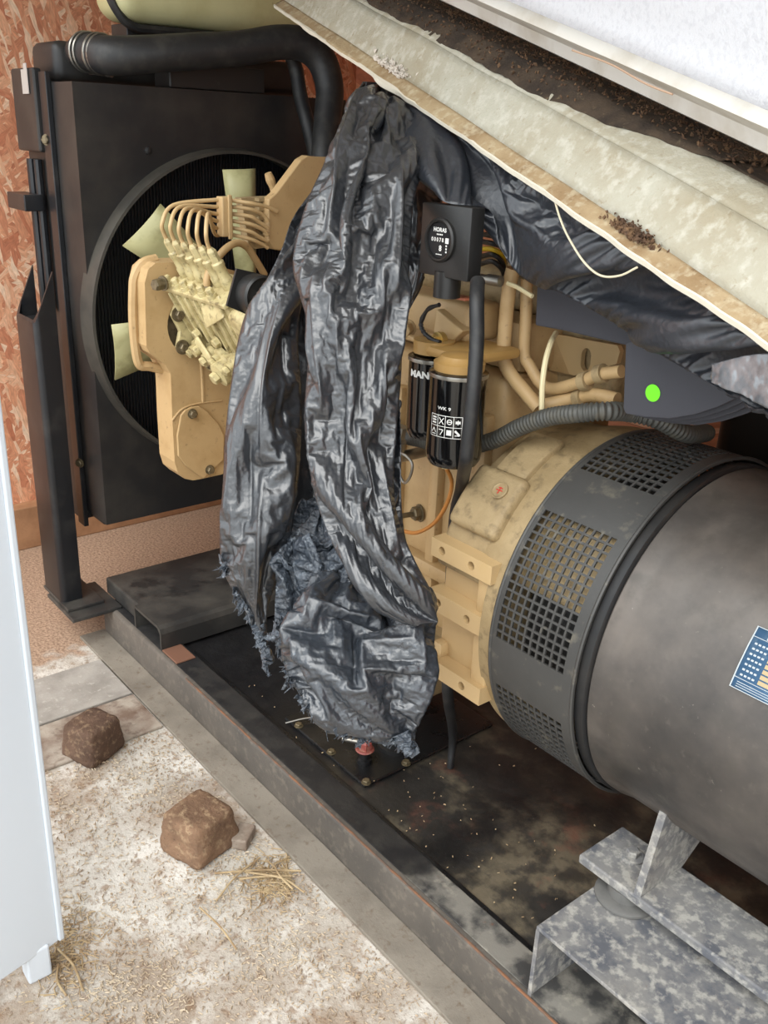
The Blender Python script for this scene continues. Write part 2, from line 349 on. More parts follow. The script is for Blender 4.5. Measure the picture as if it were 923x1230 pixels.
# white door leaf standing open
dl = thing('door_leaf', oz(40, 1190, 0), 'white door leaf standing open at the edge of the concrete', 'door')
pc = oz(72, 1131, .062)
dX, dY, dZ = pc[0], pc[1], pc[2]
ddir = V(.22, -1, 0); ddir /= np.linalg.norm(ddir); dn = V(1, .22, 0)/np.linalg.norm([1, .22, 0])
cen = V(dX, dY, dZ)+ddir*.45-dn*.02+EZ*.575
part('panel', G().obox(cen, ddir, dn, EZ, (.9, .034, 1.15), .003), M_door, dl)
part('edge_strip', G().obox(V(dX, dY, dZ)+ddir*.003-dn*.02+EZ*.575-ddir*.008, ddir, dn, EZ, (.012, .042, 1.15), .003), M_door, dl)
lg = V(dX, dY, 0)+ddir*.040-dn*.022
part('leg', G().box((lg[0]-.02, lg[1]-.022, 0), (lg[0]+.02, lg[1]+.022, dZ+.012), .004), M_door, dl)

# ================================================================== SKID
sk = thing('generator_skid', (-1.4, 1.43, 0), 'dusty grey steel skid frame with oily black deck under the generator', 'skid')
RX0, RX1 = -2.54, .5
def rail_profile(x, sgn, y0):
    p = [(-.078, 0), (-.078, .009), (-.008, .010), (0, .016), (0, .098), (.004, .105), (.010, .108), (.078, .108), (.078, .100), (.012, .100), (.008, .096), (.008, .0)]
    return [V(x, y0+sgn*q[0], q[1]) for q in p]
g = G()
pr = [V(RX0, .985+q[0], q[1]) for q in ((0, .008), (0, .098), (.003, .104), (.009, .1075), (.015, .1075), (.015, .008))]
g.prism(pr, (RX1-RX0, 0, 0)); part('side_rail', g, M_rail, sk, smooth=True)
part('rust_edge', G().tube([V(x, .9885+.0015*noise.noise(Vector((x*30, 0, 0))), .1072) for x in np.linspace(-2.0, .3, 120)], .0028, 6, 0), mat('rust_line', (128, 88, 62), .8, layers=((30, .5, .1, (88, 78, 70), .9),)), sk)
part('rail_foot', G().box((RX0-.01, .905, 0), (RX1, .9849, .010), .002), M_foot, sk)
part('rail_top_flange', G().box((RX0, 1.0005, .098), (RX1, 1.068, .1075), .002), M_stain, sk)
g = G().box((RX0, 1.86, 0), (RX1, 1.875, .1075)); part('side_rail', g, M_rail, sk)
part('deck_plate', G().box((-2.22, 1.069, .085), (RX1, 1.858, .097)), M_deck, sk)
# raised edge seam of the deck
part('deck_seam', G().box((-2.12, 1.070, .098), (RX1, 1.082, .103), .002), M_deckblk, sk)
# hat-section crossmember below the radiator
zt = .18
A_, B_ = oz(152, 729, zt), oz(189, 764, zt); F_ = oz(192, 783, .1076)
x0, x1 = A_[0], F_[0]
t = .008
pr = [V(x0, 1.0, .1076), V(x0, 1.0, zt-.006), V(x0+.006, 1.0, zt), V(x1-.02, 1.0, zt), V(x1-.006, 1.0, zt-.006), V(x1, 1.0, zt-.02), V(x1, 1.0, .1076),
      V(x1-t, 1.0, .1076), V(x1-t, 1.0, zt-.022), V(x1-.022, 1.0, zt-t), V(x0+t, 1.0, zt-t), V(x0+t, 1.0, .1076)]
part('crossmember', G().prism(pr, (0, .87, 0)), M_dusty, sk)
part('crossmember_plate', G().box((x0-.25, 1.02, .110), (x0-.004, 1.86, .165), .006), M_dusty, sk)
part('weld_tab', G().box((x1+.001, 1.0, .1076), (x1+.09, 1.06, .113), .002), mat('rusty_tab', (120, 84, 66), .7), sk)
part('foot_plate', G().box((-2.68, .86, .103), (-2.47, 1.018, .116), .003), M_dusty, sk)
# removable cover plate with bolts in the deck
c0 = oz(438, 945, .103); c1 = oz(519, 908, .103); c2 = oz(333, 866, .103)
cp = G().box((c2[0], c0[1], .0975), (c0[0], c0[1]+.42, .106), .003)
cpo = part('cover_plate', cp, M_deckblk, sk)
for px in ((359, 872), (398, 904), (440, 940), (488, 917), (430, 868)):
    q = oz(*px, .106); part('bolt', G().hexb(q, EZ, .008, .008), M_bolt, cpo)
q = oz(438, 915, .106)
vl = part('drain_valve', G().lathe([(.019, 0), (.019, .012), (.014, .014), (.014, .035)], q, EZ, 20), M_deckblk, sk, smooth=True)
part('hex_cap', G().lathe([(.021, .034), (.023, .037), (.021, .040)], q, EZ, 20).lathe([(.017, .040), (.017, .058), (.013, .062)], q, EZ, 6), M_redcap, vl, label='worn red hexagonal cap')
part('spout', G().lathe([(.006, .0), (.006, .05)], q+EZ*.05+V(-.01, 0, 0), V(-.75, -.55, .0), 12), M_steel, vl, smooth=True)
q = oz(474, 896, .106)
part('filler_cap', G().lathe([(.042, 0), (.042, .012), (.034, .014), (.034, .026), (.028, .030)], q, EZ, 28), M_deckblk, sk, smooth=True)
# anti-vibration mount channel under the alternator foot
CX0 = -.74
ch = part('mount_channel', G().box((CX0, .992, .259), (RX1, 1.20, .2665), .0015).box((CX0, 1.188, .1078), (RX1, 1.20, .2595)), M_grey, sk)
part('channel_end_plate', G().prism([V(CX0, .992, .1078), V(CX0, .992, .259), V(CX0, 1.188, .259), V(CX0, 1.188, .1078)], (.008, 0, 0)), M_grey, sk)
part('channel_base', G().box((CX0+.008, .992, .1078), (RX1, 1.187, .114)), M_stain, sk)
mt_c = (-.70, 1.195)
mq = oz(752, 1076, .268)
part('rubber_mount', G().lathe([(.052, 0), (.055, .003), (.055, .007), (.050, .010), (.034, .011), (.034, .031)], (mq[0], mq[1], .2667), EZ, 48), mat('grey_mount', (104, 103, 100), .6, layers=((20, .55, .1, (84, 84, 84), .7),)), sk, smooth=True)

# ================================================================== ALTERNATOR
al = thing('alternator', (-.4, AX[0], .298), 'black drum alternator with square-hole vent ring and blue rating plate', 'alternator')
def cyl(x, r, ph): return V(x, AX[0]+r*math.cos(ph), AX[1]+r*math.sin(ph))
XO = (0, AX[0], AX[1])
part('drum', G().lathe([(.2, -.812), (.300, -.810), (.300, -.786), (.318, -.784), (.322, -.780), (.322, -.766), (.319, -.752), (.317, -.742), (.317, .25), (.29, .29), (.1, .30)], XO, EX, 128), M_drum, al, smooth=True)
part('seam_band', G().lathe([(.300, -.806), (.3265, -.804), (.3265, -.787), (.322, -.784), (.300, -.783)], XO, EX, 128), M_black, al, smooth=True)
# vent ring with real square holes
rw = .333; VX0, VX1 = -1.0, -.802
xs = [VX0]; cols = []
wx0, wx1, nc = -.986, -.826, 10
pit = (wx1-wx0)/nc; bar = .0042
for i in range(nc):
    a0 = wx0+i*pit+bar/2; a1 = wx0+(i+1)*pit-bar/2; cols.append(len(xs)); xs += [a0, a1]
xs.append(VX1)
ph = []; hole_rows = set()
nw = 6
for k in range(nw):
    s0 = math.radians(134.9+60*(k-1)); wdt = math.radians(43.2 if k != 99 else 43)
    nr = 16; pp_ = wdt/nr; bp_ = bar/rw
    for j in range(nr):
        hole_rows.add(len(ph)); ph += [s0+j*pp_+bp_/2, s0+(j+1)*pp_-bp_/2]
    e0 = s0+wdt; e1 = s0+math.radians(60)
    for j in range(1, 12): ph.append(e0+(e1-e0)*j/12)
g = G(); vv = [cyl(x, rw, p) for p in ph for x in xs]; nx = len(xs); npn = len(ph)
ff = []
for i in range(npn):
    for j in range(nx-1):
        if i in hole_rows and j in cols: continue
        i2 = (i+1) % npn
        ff.append((i*nx+j, i*nx+j+1, i2*nx+j+1, i2*nx+j))
g.add(vv, ff)
part('vent_ring', g, M_vent, al, solid=.004)
g = G()
for xx in (VX0+.004, VX1-.003):
    pth = [cyl(xx, rw+.001, p) for p in np.linspace(0, 2*math.pi, 129)]
    g.tube(pth, .0035, 6, 0, caps=False)
part('ring_lip', g, M_vent, al, smooth=True)
part('rotor_fan', G().lathe([(.25, -.99), (.25, -.81)], XO, EX, 64), M_dark, al, smooth=True)
# cast shield behind the upper holes of the near window
g = G(); rows = [[cyl(x, .312, p) for x in (-.995, -.815)] for p in np.radians(np.arange(126, 161, 2))]
g.sheet(rows); part('cast_shield', g, M_tandirty, al, smooth=True, solid=.01)
# foot bar, gusset plate, bolt
part('foot_bar', G().box((-.776, 1.137, .298), (.3, 1.262, .3165), .003), M_grey, al)
gx = oz(773, 1076, .3165)[0]
pg = [V(gx, 1.14, .3165)]+[ox(x, y, gx) for x, y in ((805, 966),)]
top = pg[1]; 
poly = [V(gx, 1.140, .3165), V(gx, top[1], top[2]), V(gx, top[1]+.03, top[2]+.06), V(gx, 1.36, .39), V(gx, 1.26, .3165)]
part('gusset_plate', G().prism(poly, (-.014, 0, 0)), M_grey, al)
poly2 = [p+V(.34, 0, 0) for p in poly]
part('gusset_plate', G().prism(poly2, (-.014, 0, 0)), M_grey, al)
q = oz(760, 1029, .3165)
part('bolt', G().lathe([(.022, 0), (.022, .004), (.019, .005)], q, EZ, 24).hexb(q+EZ*.004, EZ, .011, .012, False), M_grey, al)
# rating plate wrapped on the drum
NPX0, NPX1 = -.562, -.40; P0, P1 = math.radians(158.3), math.radians(141.2); rn = .3185
g = G()
def npt(u, v, h=0.): return cyl(NPX0+(NPX1-NPX0)*u, rn+h, P0+(P1-P0)*v)
g.sheet([[npt(u, v, .001) for u in (0, 1)] for v in np.linspace(0, 1, 12)])
npl = part('rating_plate', g, M_blue, al, smooth=True, solid=.0016, label='blue rating plate with ivory fields')
g = G()
def nrect(u0, u1, v0, v1, h=.0026):
    return [[npt(u, v, h) for u in (u0, u1)] for v in np.linspace(v0, v1, 4)]
for r_ in ((0, 1, .0, .012), (0, 1, .988, 1), (0, .012, 0, 1), (.988, 1, 0, 1), (0, 1, .165, .175), (0, 1, .83, .84)): g.sheet(nrect(*r_))
part('border', g, M_printdull, npl)
for k in range(7):
    v0 = .20+k*.085
    for u0, u1 in ((.22, .44), (.66, .92)): part('value_field', G().sheet(nrect(u0, u1, v0, v0+.062)), M_ivory, npl)
g = G(); g.add(*text_geo('HE', .02, lambda x, y: cyl(NPX0+.032+x, rn+.0027, P0+(P1-P0)*.91-y/rn)))
for k in range(7):
    for q_ in range(4): g.sheet(nrect(.05+q_*.037, .075+q_*.037, .215+k*.085, .245+k*.085))
for k in range(3):
    g.sheet(nrect(.05, .95, .04+k*.035, .05+k*.035))
part('lettering', g, M_printdull, npl)

# ================================================================== ENGINE
en = thing('diesel_engine', (-1.65, AX[0], .12), 'tan painted inline six cylinder diesel engine', 'engine')
XB0, XB1 = -2.06, -1.20
YF = 1.29
g = G().box((XB0, YF, .46), (XB1, 1.64, 1.08), .02, 3)
for k in range(7):
    xx = XB0+.03+k*.13; g.box((xx, YF-.022, .52), (xx+.03, YF+.01, 1.0), .008)
g.box((XB0, YF-.03, .60), (XB1, YF+.01, .635), .008)
part('cylinder_block', g, M_tan, en, smooth=True)
g = G().box((XB0, YF+.035, 1.081), (XB1, 1.62, 1.18), .012)
part('cylinder_head', g, M_tan, en, smooth=True)
part('rocker_cover', G().box((XB0+.02, YF+.1, 1.181), (XB1-.02, 1.58, 1.26), .03, 4), M_tandirty, en, smooth=True)
part('oil_pan', G().box((XB0+.1, 1.27, .20), (XB1-.22, 1.59, .459), .03, 3), M_tandirty, en, smooth=True)
part('pan_flange', G().box((XB0+.04, 1.235, .455), (XB1-.01, 1.63, .475), .004), M_tandirty, en)

# bell housing
g = G().lathe([(.15, -1.05), (.25, -1.045), (.316, -1.035), (.330, -1.03), (.330, -1.004), (.30, -1.002)], XO, EX, 96)
part('flywheel_housing', g, M_tandirty, en, smooth=True)
pfh = [(.20, -1.19), (.300, -1.185), (.310, -1.175), (.312, -1.12), (.322, -1.08), (.329, -1.05), (.329, -1.02), (.20, -1.02)]
g = G(); rows = [[cyl(x, r, p) for r, x in pfh] for p in np.radians(np.linspace(10, 158, 60))]
g.sheet(rows); part('housing_shell', g, M_tandirty, en, smooth=True)
# lug on the near upper shoulder: ring sector block
def sector(x0, x1, r0, r1, p0, p1, n=10, bev=.006):
    pr = [cyl(x0, r0, p) for p in np.linspace(p0, p1, n)]+[cyl(x0, r1, p) for p in np.linspace(p1, p0, n)]
    return G().prism(pr, (x1-x0, 0, 0), bev=bev)
R_ = math.radians
part('lug', sector(-1.166, -1.045, .29, .348, R_(129), R_(151), 10, .012), M_tandirty, en, smooth=True, ang=50)
part('lug_skirt', sector(-1.176, -1.03, .27, .325, R_(148), R_(166), 8, .010), M_tandirty, en, smooth=True, ang=50)
part('rib_pad', sector(-1.138, -1.062, .30, .338, R_(109), R_(129), 8, .006), M_tandirty, en, smooth=True)
q = cyl(-1.083, .350, R_(136.2)); nd = V(0, math.cos(R_(136.2)), math.sin(R_(136.2)))
pl = part('core_plug', G().lathe([(.017, -.003), (.017, .002), (.0145, .003), (.0125, .001)], q, nd, 28), M_tandirty, en, smooth=True)
tx = np.cross(EX, nd)
part('red_mark', G().obox(q+nd*.0016, EX, tx, nd, (.015, .002, .0008)).obox(q+nd*.0016-tx*.005, EX, tx, nd, (.010, .002, .0008)).obox(q+nd*.0016, V(.3, 0, 0)/.3*.0+tx, EX, nd, (.014, .002, .0009)), M_red, pl)
# bolt pads of the housing (three stepped blocks with two holes each)
YP = 1.10
pads = [((519, 647), (591.6, 678.5), (518.8, 669)), ((514.7, 708), (585, 743.5), (514.7, 731)), ((509, 787), (577, 826), (509, 806.5))]
holes_px = [((531, 664), (566, 681)), ((526, 726), (560.5, 744)), ((521, 806), (554, 826))]
pd = []
for (tl, tr, bl), hp in zip(pads, holes_px):
    a0 = oy(*tl, YP); b0 = oy(*tr, YP); c0 = oy(*bl, YP)
    z1 = (a0[2]+b0[2])/2; z0 = z1-(a0[2]-c0[2]); xa, xb = a0[0], b0[0]
    hs = [circ((oy(*h, YP)[0], YP, (z0+z1)/2), EX, EZ, .0085, 16) for h in hp]
    g = G().prism([V(xa, YP, z0), V(xb, YP, z0), V(xb, YP, z1), V(xa, YP, z1)], (0, .045, 0), holes=hs)
    part('mounting_pad', g, M_tanpad, en); pd.append((xa, xb, z0, z1))
g = G()
g.box((-1.170, YP+.034, pd[2][2]+.006), (-1.03, YP+.16, pd[0][3]-.004), .006)
part('pad_backing', g, M_tanpad, en, smooth=True)
for i in range(2):
    zc0, zc1 = pd[i+1][3], pd[i][2]
    # side cheeks leave a pocket between neighbouring pads
    part('pad_web', G().box((-1.06, YP+.012, zc0-.004), (-1.02, YP+.05, zc1+.004), .005), M_tanpad, en, smooth=True)
part('pad_web', G().box((-1.172, YP+.014, pd[2][3]-.004), (-1.145, YP+.05, pd[2][3]+.03), .008), M_tanpad, en, smooth=True)

# intake casting, bosses behind the filters
p0, p1 = oy(490, 352, 1.22), oy(598, 440, 1.22)
g = G().box((-1.62, 1.235, p1[2]+.02), (oy(601, 400, 1.325)[0], 1.325, p0[2]+.0), .012, 3)
part('intake_manifold', g, M_tan, en, smooth=True)
tri = [oy(x, y, 1.215) for x, y in ((524, 371), (556, 398), (535, 418), (520, 408))]
part('boss_rib', G().prism(tri, (0, .03, 0), bev=.003), M_tanpad, en)
q = oy(531, 409, 1.20); part('banjo_bolt', G().lathe([(.017, 0), (.017, .012)], q, -EY, 24).hexb(q-EY*.010, -EY, .009, .016, False), M_brass, en)
part('fuel_line', G().tube([oy(*p, Y_) for p, Y_ in (((528, 413), 1.185), ((505, 410), 1.185), ((485, 402), 1.19), ((466, 398), 1.21))], .006, 8), M_tan, en, smooth=True)
q = oy(490, 394, 1.20); part('union_nut', G().hexb(q, V(.6, -.8, 0), .012, .03, True), M_tan, en)
part('braided_lead', G().tube([oy(*p, 1.175) for p in ((528, 366), (514, 372), (506, 388), (510, 400), (520, 408), (529, 411))], .0042, 8, rfun=lambda d: 1+.18*math.sin(d*900)), M_rubber, en, smooth=True)
part('copper_tag', G().obox(oy(552, 357, 1.18), EX, EY, EZ, (.05, .02, .006), .002), mat('copper_tag', (176, 104, 76), .45), en)
# filter head casting
fc = oy(552, 441, 1.155); FX, FZ = fc[0], fc[2]
FAX2 = V(FX-.104, 1.186, FZ+.004)
part('filter_head', G().lathe([(.046, -.004), (.047, .01), (.04, .014), (.034, .022), (.02, .026)], (FX, 1.155, FZ), EZ, 36).box((FX-.11, 1.150, FZ+.004), (FX+.02, 1.295, FZ+.024), .008).lathe([(.04, .0), (.04, .024)], FAX2, EZ, 32), mat('bronze_tan_casting', (170, 134, 78), .45), en, smooth=True)
# drain lead under the filter
fb = FZ-.185
part('sensor_lead', G().tube([V(FX-.012, 1.150, fb-.008)]+[oy(*p, 1.19) for p in ((543, 580), (537, 605), (522, 628), (500, 640), (478, 636))], .0042, 8), M_orange, en, smooth=True)
part('drain_nut', G().hexb((FX-.012, 1.150, fb+.008), -EZ, .010, .018, False), M_tie, en)
q = oy(505, 616, YF); part('pressure_sender', G().hexb(q, V(-.2, -1, 0), .014, .02).lathe([(.006, .02), (.006, .05)], q, V(-.2, -1, 0), 12), M_bolt, en)
# hydraulic style fitting left of filters
q0, q1 = oy(473, 556, 1.20), oy(486, 500, 1.20)
part('fitting_stem', G().lathe([(.012, 0), (.012, .10)], q0+EZ*.01, EY, 16), M_steel, en, smooth=True)
part('oil_fitting', G().lathe([(.017, 0), (.017, .055), (.011, .06)], q0, q1-q0, 20).lathe([(.0115, .058), (.0115, .088)], q0, q1-q0, 6), M_steel, en, smooth=True)
hk = [oy(*p, 1.17) for p in ((474, 552), (483, 545), (495, 556), (493, 572), (486, 580), (480, 570))]
part('bracket_hook', G().tube(hk, .003, 6), M_steel, en, smooth=True)
# coolant pipes
Yp = 1.285
part('coolant_pipe', G().tube([oy(*p, Yp) for p in ((617, 322), (612, 345), (607, 395), (606, 430), (614, 450), (632, 472), (648, 491))], .0135, 14), M_tan, en, smooth=True)
part('coolant_pipe', G().tube([oy(*p, Yp+.03) for p in ((633, 335), (632, 380), (630, 425), (637, 440), (651, 462), (668, 467), (700, 458), (720, 450), (747, 446))], .0115, 14), M_tan, en, smooth=True)
part('coolant_pipe', G().tube([oy(*p, y_) for p, y_ in (((646, 487), Yp), ((662, 485), Yp+.02), ((690, 478), Yp+.04), ((715, 474), Yp+.04), ((742, 480), Yp+.04))], .0125, 14), M_tan, en, smooth=True)
for px, Y_ in (((697, 478), Yp+.04), ((703, 458), Yp+.03), ((722, 449), Yp+.03)):
    q = oy(*px, Y_); part('hose_clamp', G().lathe([(.017, -.008), (.017, .008)], q, oy(px[0]+30, px[1]-7, Y_)-q, 16), M_tandirty, en, smooth=True)
# lifting bracket with slot
Yb = 1.42
tri = [oy(x, y, Yb) for x, y in ((664, 398), (672, 402), (742, 415), (745, 422), (741, 437), (690, 451), (684, 449))]
sl = oy(704, 432, Yb); slot = [sl+EX*(.012*math.cos(t_))+EZ*(.016*math.sin(t_)+(.006 if math.sin(t_) > 0 else -.006)) for t_ in np.linspace(0, 2*math.pi, 20, endpoint=False)]
part('lifting_bracket', G().prism(tri, (0, .012, 0), holes=[slot]), M_tanpad, en)
part('bracket_leg', G().prism([oy(x, y, Yb) for x, y in ((664, 398), (684, 449), (690, 451), (640, 440), (638, 434))], (0, .10, 0)), M_tan, en)
g = G(); q = oy(648, 418, 1.47); g.lathe([(.05, 0), (.05, .02), (.03, .03)], q, -EY, 28); g.hexb(q-EY*.03, -EY, .014, .016); part('thermostat_housing', g, M_tan, en, smooth=True)
part('riser_casting', G().box((oy(598, 400, 1.44)[0], 1.44, 1.02), (oy(745, 400, 1.44)[0], 1.62, oy(620, 300, 1.44)[2]), .02, 3), M_tandirty, en, smooth=True)

# timing gear case at the radiator end
XG = -2.07
gc = [(187, 316), (178, 324), (174, 340), (175, 380), (176, 416), (180, 424), (188, 430), (199, 438), (205, 449), (206, 470), (207, 502), (210, 555), (214, 568), (222, 575), (232, 577), (243, 575), (266, 570), (290, 560), (300, 480), (300, 330), (240, 314)]
outl = [ox(x, y, XG) for x, y in gc]
pcn = ox(236, 390, XG); rp = .078
hole = circ(pcn, EY, EZ, rp, 32)
part('gear_case', G().prism(outl, (-.085, 0, 0), holes=[hole]), M_tan, en)
# flange lip round the case, further back
lip = [ox(x, y, XG-.05) for x, y in ((188, 311), (172, 316), (162, 332), (160, 350), (160, 385), (163, 420), (168, 438), (180, 440), (200, 445))]
part('case_flange', G().tube(lip, .012, 8), M_tan, en, smooth=True)
cv = [(216, 498), (221, 492), (229, 488), (238, 487), (247, 493), (262, 510), (268, 523), (267, 551), (243, 574), (222, 559), (213, 547), (211.5, 523)]
cvo = part('inspection_cover', G().prism([ox(x, y, XG+.001) for x, y in cv], (.008, 0, 0), bev=.002), M_tan, en)
for px in ((231, 497), (252, 564)):
    part('bolt', G().hexb(ox(*px, XG+.009), EX, .009, .012), M_bolt, cvo)
part('case_seam', G().tube([ox(*p, XG+.001) for p in ((207, 505), (218, 492), (236, 485), (267, 481))], .0026, 6), M_tan, en)
part('case_rib', G().tube([ox(*p, XG) for p in ((241, 432), (243, 455), (244, 483))], .004, 6), M_tan, en)
# injection pump, leaning outwards
tilt = R_(29)
PU = V(0, -math.sin(tilt), math.cos(tilt)); PN = V(0, -math.cos(tilt), -math.sin(tilt))   # pump up, pump outward
ip = part('injection_pump', G().prism([pcn+x for x in [EY*a_+EZ*b_ for a_, b_ in ((-.05, .075), (-.072, .03), (-.052, -.01), (-.062, -.05), (-.03, -.074), (.05, -.07), (.075, 0), (.05, .07))]], (.014, 0, 0), bev=.003), M_cream, en)
# geometry along X: row of six elements
tops = [(191, 274), (248, 291)]
def on_pump(px, base, n_):   # intersect ray with plane through base, normal n_
    d = ray(*px); tt = np.dot(base-CAM, n_)/np.dot(d, n_); return CAM+d*tt
pc0 = pcn+EX*.015+EY*.022
part('case_recess', G().lathe([(rp+.01, 0), (rp+.01, .004)], pcn-EX*.045, EX, 32), M_tandirty, en)
SPC = .0405
rowY = ox(191, 276, XG+.03)[1]
LEN = 6*SPC+.03
body_c = pc0+EX*(LEN/2)+PU*.05
g = G()
g.obox(pc0+EX*(LEN/2)+PU*.055, EX, PN, PU, (LEN, .085, .15), .008)
g.obox(pc0+EX*(LEN/2)-PU*.045, EX, PN, PU, (LEN, .10, .07), .016, 3)
for k in range(7): g.obox(pc0+EX*(.006+k*SPC)+PU*.05+PN*.045, EX, PN, PU, (.008, .012, .15), .003)
part('pump_body', g, M_cream, ip, smooth=True)
g = G().obox(pc0+EX*(LEN/2)+PU*.134, EX, PN, PU, (LEN+.01, .10, .012), .003)
part('top_deck', g, M_cream, ip)
ptop = pc0+PU*.14-EX*.012+PN*.004
for k in range(6):
    b0 = ptop+EX*(.03+k*SPC)-PN*.012
    part('delivery_valve', G().lathe([(.015, 0), (.015, .022), (.0125, .026), (.0125, .05), (.0145, .053), (.0145, .062), (.009, .066)], b0, PU, 18), M_cream, ip, smooth=True)
    part('pipe_nut', G().lathe([(.0105, .066), (.0105, .090), (.006, .098)], b0, PU, 6), M_cream, ip)
    f0 = ptop+EX*(.022+k*SPC)+PN*.032
    part('clamp_bolt', G().lathe([(.012, 0), (.012, .010)], f0, PU, 14).hexb(f0+PU*.008, PU, .008, .016, False), M_cream, ip)
# side details: covers, bosses, screws
random.seed(11)
for k in range(4):
    q = pc0+EX*(.03+k*.055)-PU*(.02+.01*(k % 2))+PN*.05
    part('side_boss', G().lathe([(.022, 0), (.022, .014), (.015, .018), (.015, .03)], q, PN, 20).hexb(q+PN*.03, PN, .010, .012, False), M_cream, ip, smooth=True)
for k, (dx, du) in enumerate(((.02, -.06), (.07, -.07), (.12, -.06), (.17, -.07), (.21, -.05), (.05, .02), (.14, .015))):
    q = pc0+EX*dx+PU*du+PN*.048
    part('screw', G().hexb(q, PN, .010, .014), M_cream, ip)
for a_, b_ in ((-.055, .032), (-.048, -.048), (.02, -.066)):
    q = pcn+EX*.014+EY*a_+EZ*b_
    part('flange_bolt', G().lathe([(.018, 0), (.018, .003)], q, EX, 20).hexb(q, EX, .010, .016, False), M_bolt, ip)
q = ox(197, 340, XG+.04); part('side_screw', G().hexb(q, V(.2, -.9, -.1), .012, .03), M_bolt, ip)
part('control_lever', G().obox(pc0+EX*.10-PU*.01+PN*.075, V(.86, 0, -.5), PN, V(.5, 0, .86), (.11, .007, .018), .003).lathe([(.012, -.012), (.012, .012)], pc0+EX*.06-PU*.01+PN*.075, PN, 14), M_cream, ip)
part('feed_pump', G().lathe([(.036, 0), (.036, .02), (.03, .024), (.03, .05), (.02, .054)], pc0+EX*.16-PU*.045+PN*.045, PN, 24).hexb(pc0+EX*.16-PU*.045+PN*.098, PN, .013, .016, False), M_cream, ip, smooth=True)
part('lower_flange', G().obox(pc0+EX*(LEN/2)-PU*.088, EX, PN, PU, (LEN, .12, .014), .003), M_cream, ip)
for k in range(5): part('flange_nut', G().hexb(pc0+EX*(.03+k*.05)-PU*.082+PN*.052, PU, .009, .014), M_bolt, ip)
part('guard_plate', G().obox(pc0+EX*(LEN*.75)+PU*.11+PN*.05, V(.9, 0, .43), PN, V(-.43, 0, .9), (.09, .006, .05), .003), M_cream, ip)
# governor housing and stop solenoid beyond the pump
gp = pc0+EX*(LEN+.045)
part('governor_housing', G().obox(gp+PU*.03, EX, PN, PU, (.09, .12, .19), .02, 3), M_cream, ip, smooth=True)
sX = gp[0]+.048
spx = [(283, 322), (271, 367), (297, 378), (330, 385), (338, 335)]
so_ = part('stop_solenoid', G().prism([ox(x, y, sX) for x, y in spx], (.006, 0, 0)), M_box, en, label='black square plate of the stop solenoid')
q = ox(304, 353, sX+.006)
part('solenoid_can', G().lathe([(.042, 0), (.042, .035), (.038, .04), (.034, .036), (.03, .036)], q, EX, 32), M_box, so_, smooth=True)
part('terminal', G().obox(q+EX*.045, EX, EY, EZ, (.02, .03, .022), .003).hexb(q+EX*.05+EZ*.018, EX, .007, .014), M_steel, so_)
# big tan front bracket beside the pump pipes
XBk = -2.00
brk = [(377, 188), (370, 187), (362, 192), (332, 232), (323, 240), (323, 290), (330, 300), (400, 310), (420, 190)]
part('front_bracket', G().prism([ox(x, y, XBk) for x, y in brk], (-.03, 0, 0), bev=.003), M_tan, en)
part('finned_cover', G().prism([ox(x, y, XBk-.04) for x, y in ((290, 238), (330, 236), (330, 296), (300, 300))], (-.03, 0, 0)), M_tandirty, en)
for k in range(5):
    a0 = ox(313, 240+k*11, XBk-.03); part('cover_fin', G().obox(a0, EX, EY, EZ, (.02, .02, .008)), M_tandirty, en)
# injector pipes: six, through a clamp block, on to the head
clx = -2.02
for k in range(6):
    b0 = ptop+EX*(.03+k*SPC)-PN*.012+PU*.094
    cpx = (272, 240+k*8.2)
    cpt = ox(*cpx, clx)
    hi = b0+PU*.045
    mid = b0*.6+cpt*.4+EZ*(.05+.004*k)
    endp = [ox(x, y, XBk+.005) for x, y in ((300, 242+k*9), (312+4*(k % 2), 249+k*9), (322, 258+k*8))]
    if k == 0: endp = [ox(x, y, XBk+.01) for x, y in ((300, 244), (320, 248), (333, 254))]
    part('injector_pipe', G().tube([b0-PU*.02, b0+PU*.012, hi+EX*.012+V(0, .006, 0), (hi+mid)/2+EZ*.014, cpt-EY*.03, cpt]+endp, .0046, 10), M_tanpad, en, smooth=True)
ca = ox(266, 236, clx+.006); cb_ = ox(267, 284, clx+.006)
part('pipe_clamp', G().obox((ca+cb_)/2+V(0, .008, 0), EX, EY, EZ, (.03, .028, (ca-cb_)[2]), .003).obox((ca+cb_)/2+V(.018, .012, 0), EX, EY, EZ, (.006, .010, (ca-cb_)[2]+.01), .002), M_tanpad, en)
fp = [ox(x, y, X_) for x, y, X_ in ((250, 352, -1.90), (249, 335, -1.90), (256, 318, -1.90), (270, 300, -1.90), (284, 292, -1.91), (296, 296, -1.92), (306, 310, -1.93), (318, 330, -1.94))]
part('fuel_return_pipe', G().tube(fp, .0085, 12), M_tan, en, smooth=True)
q = ox(250, 350, -1.90); part('pipe_union', G().lathe([(.016, -.014), (.018, 0), (.016, .018), (.010, .024)], q-EZ*.012, EZ, 12), M_bolt, en, smooth=True)
q0, q1 = ox(331, 232, -2.05), ox(322, 208, -2.05)
part('temperature_sender', G().tube([q0, q1], [.012, .009, .012, .009], 10, 8), M_tan, en)
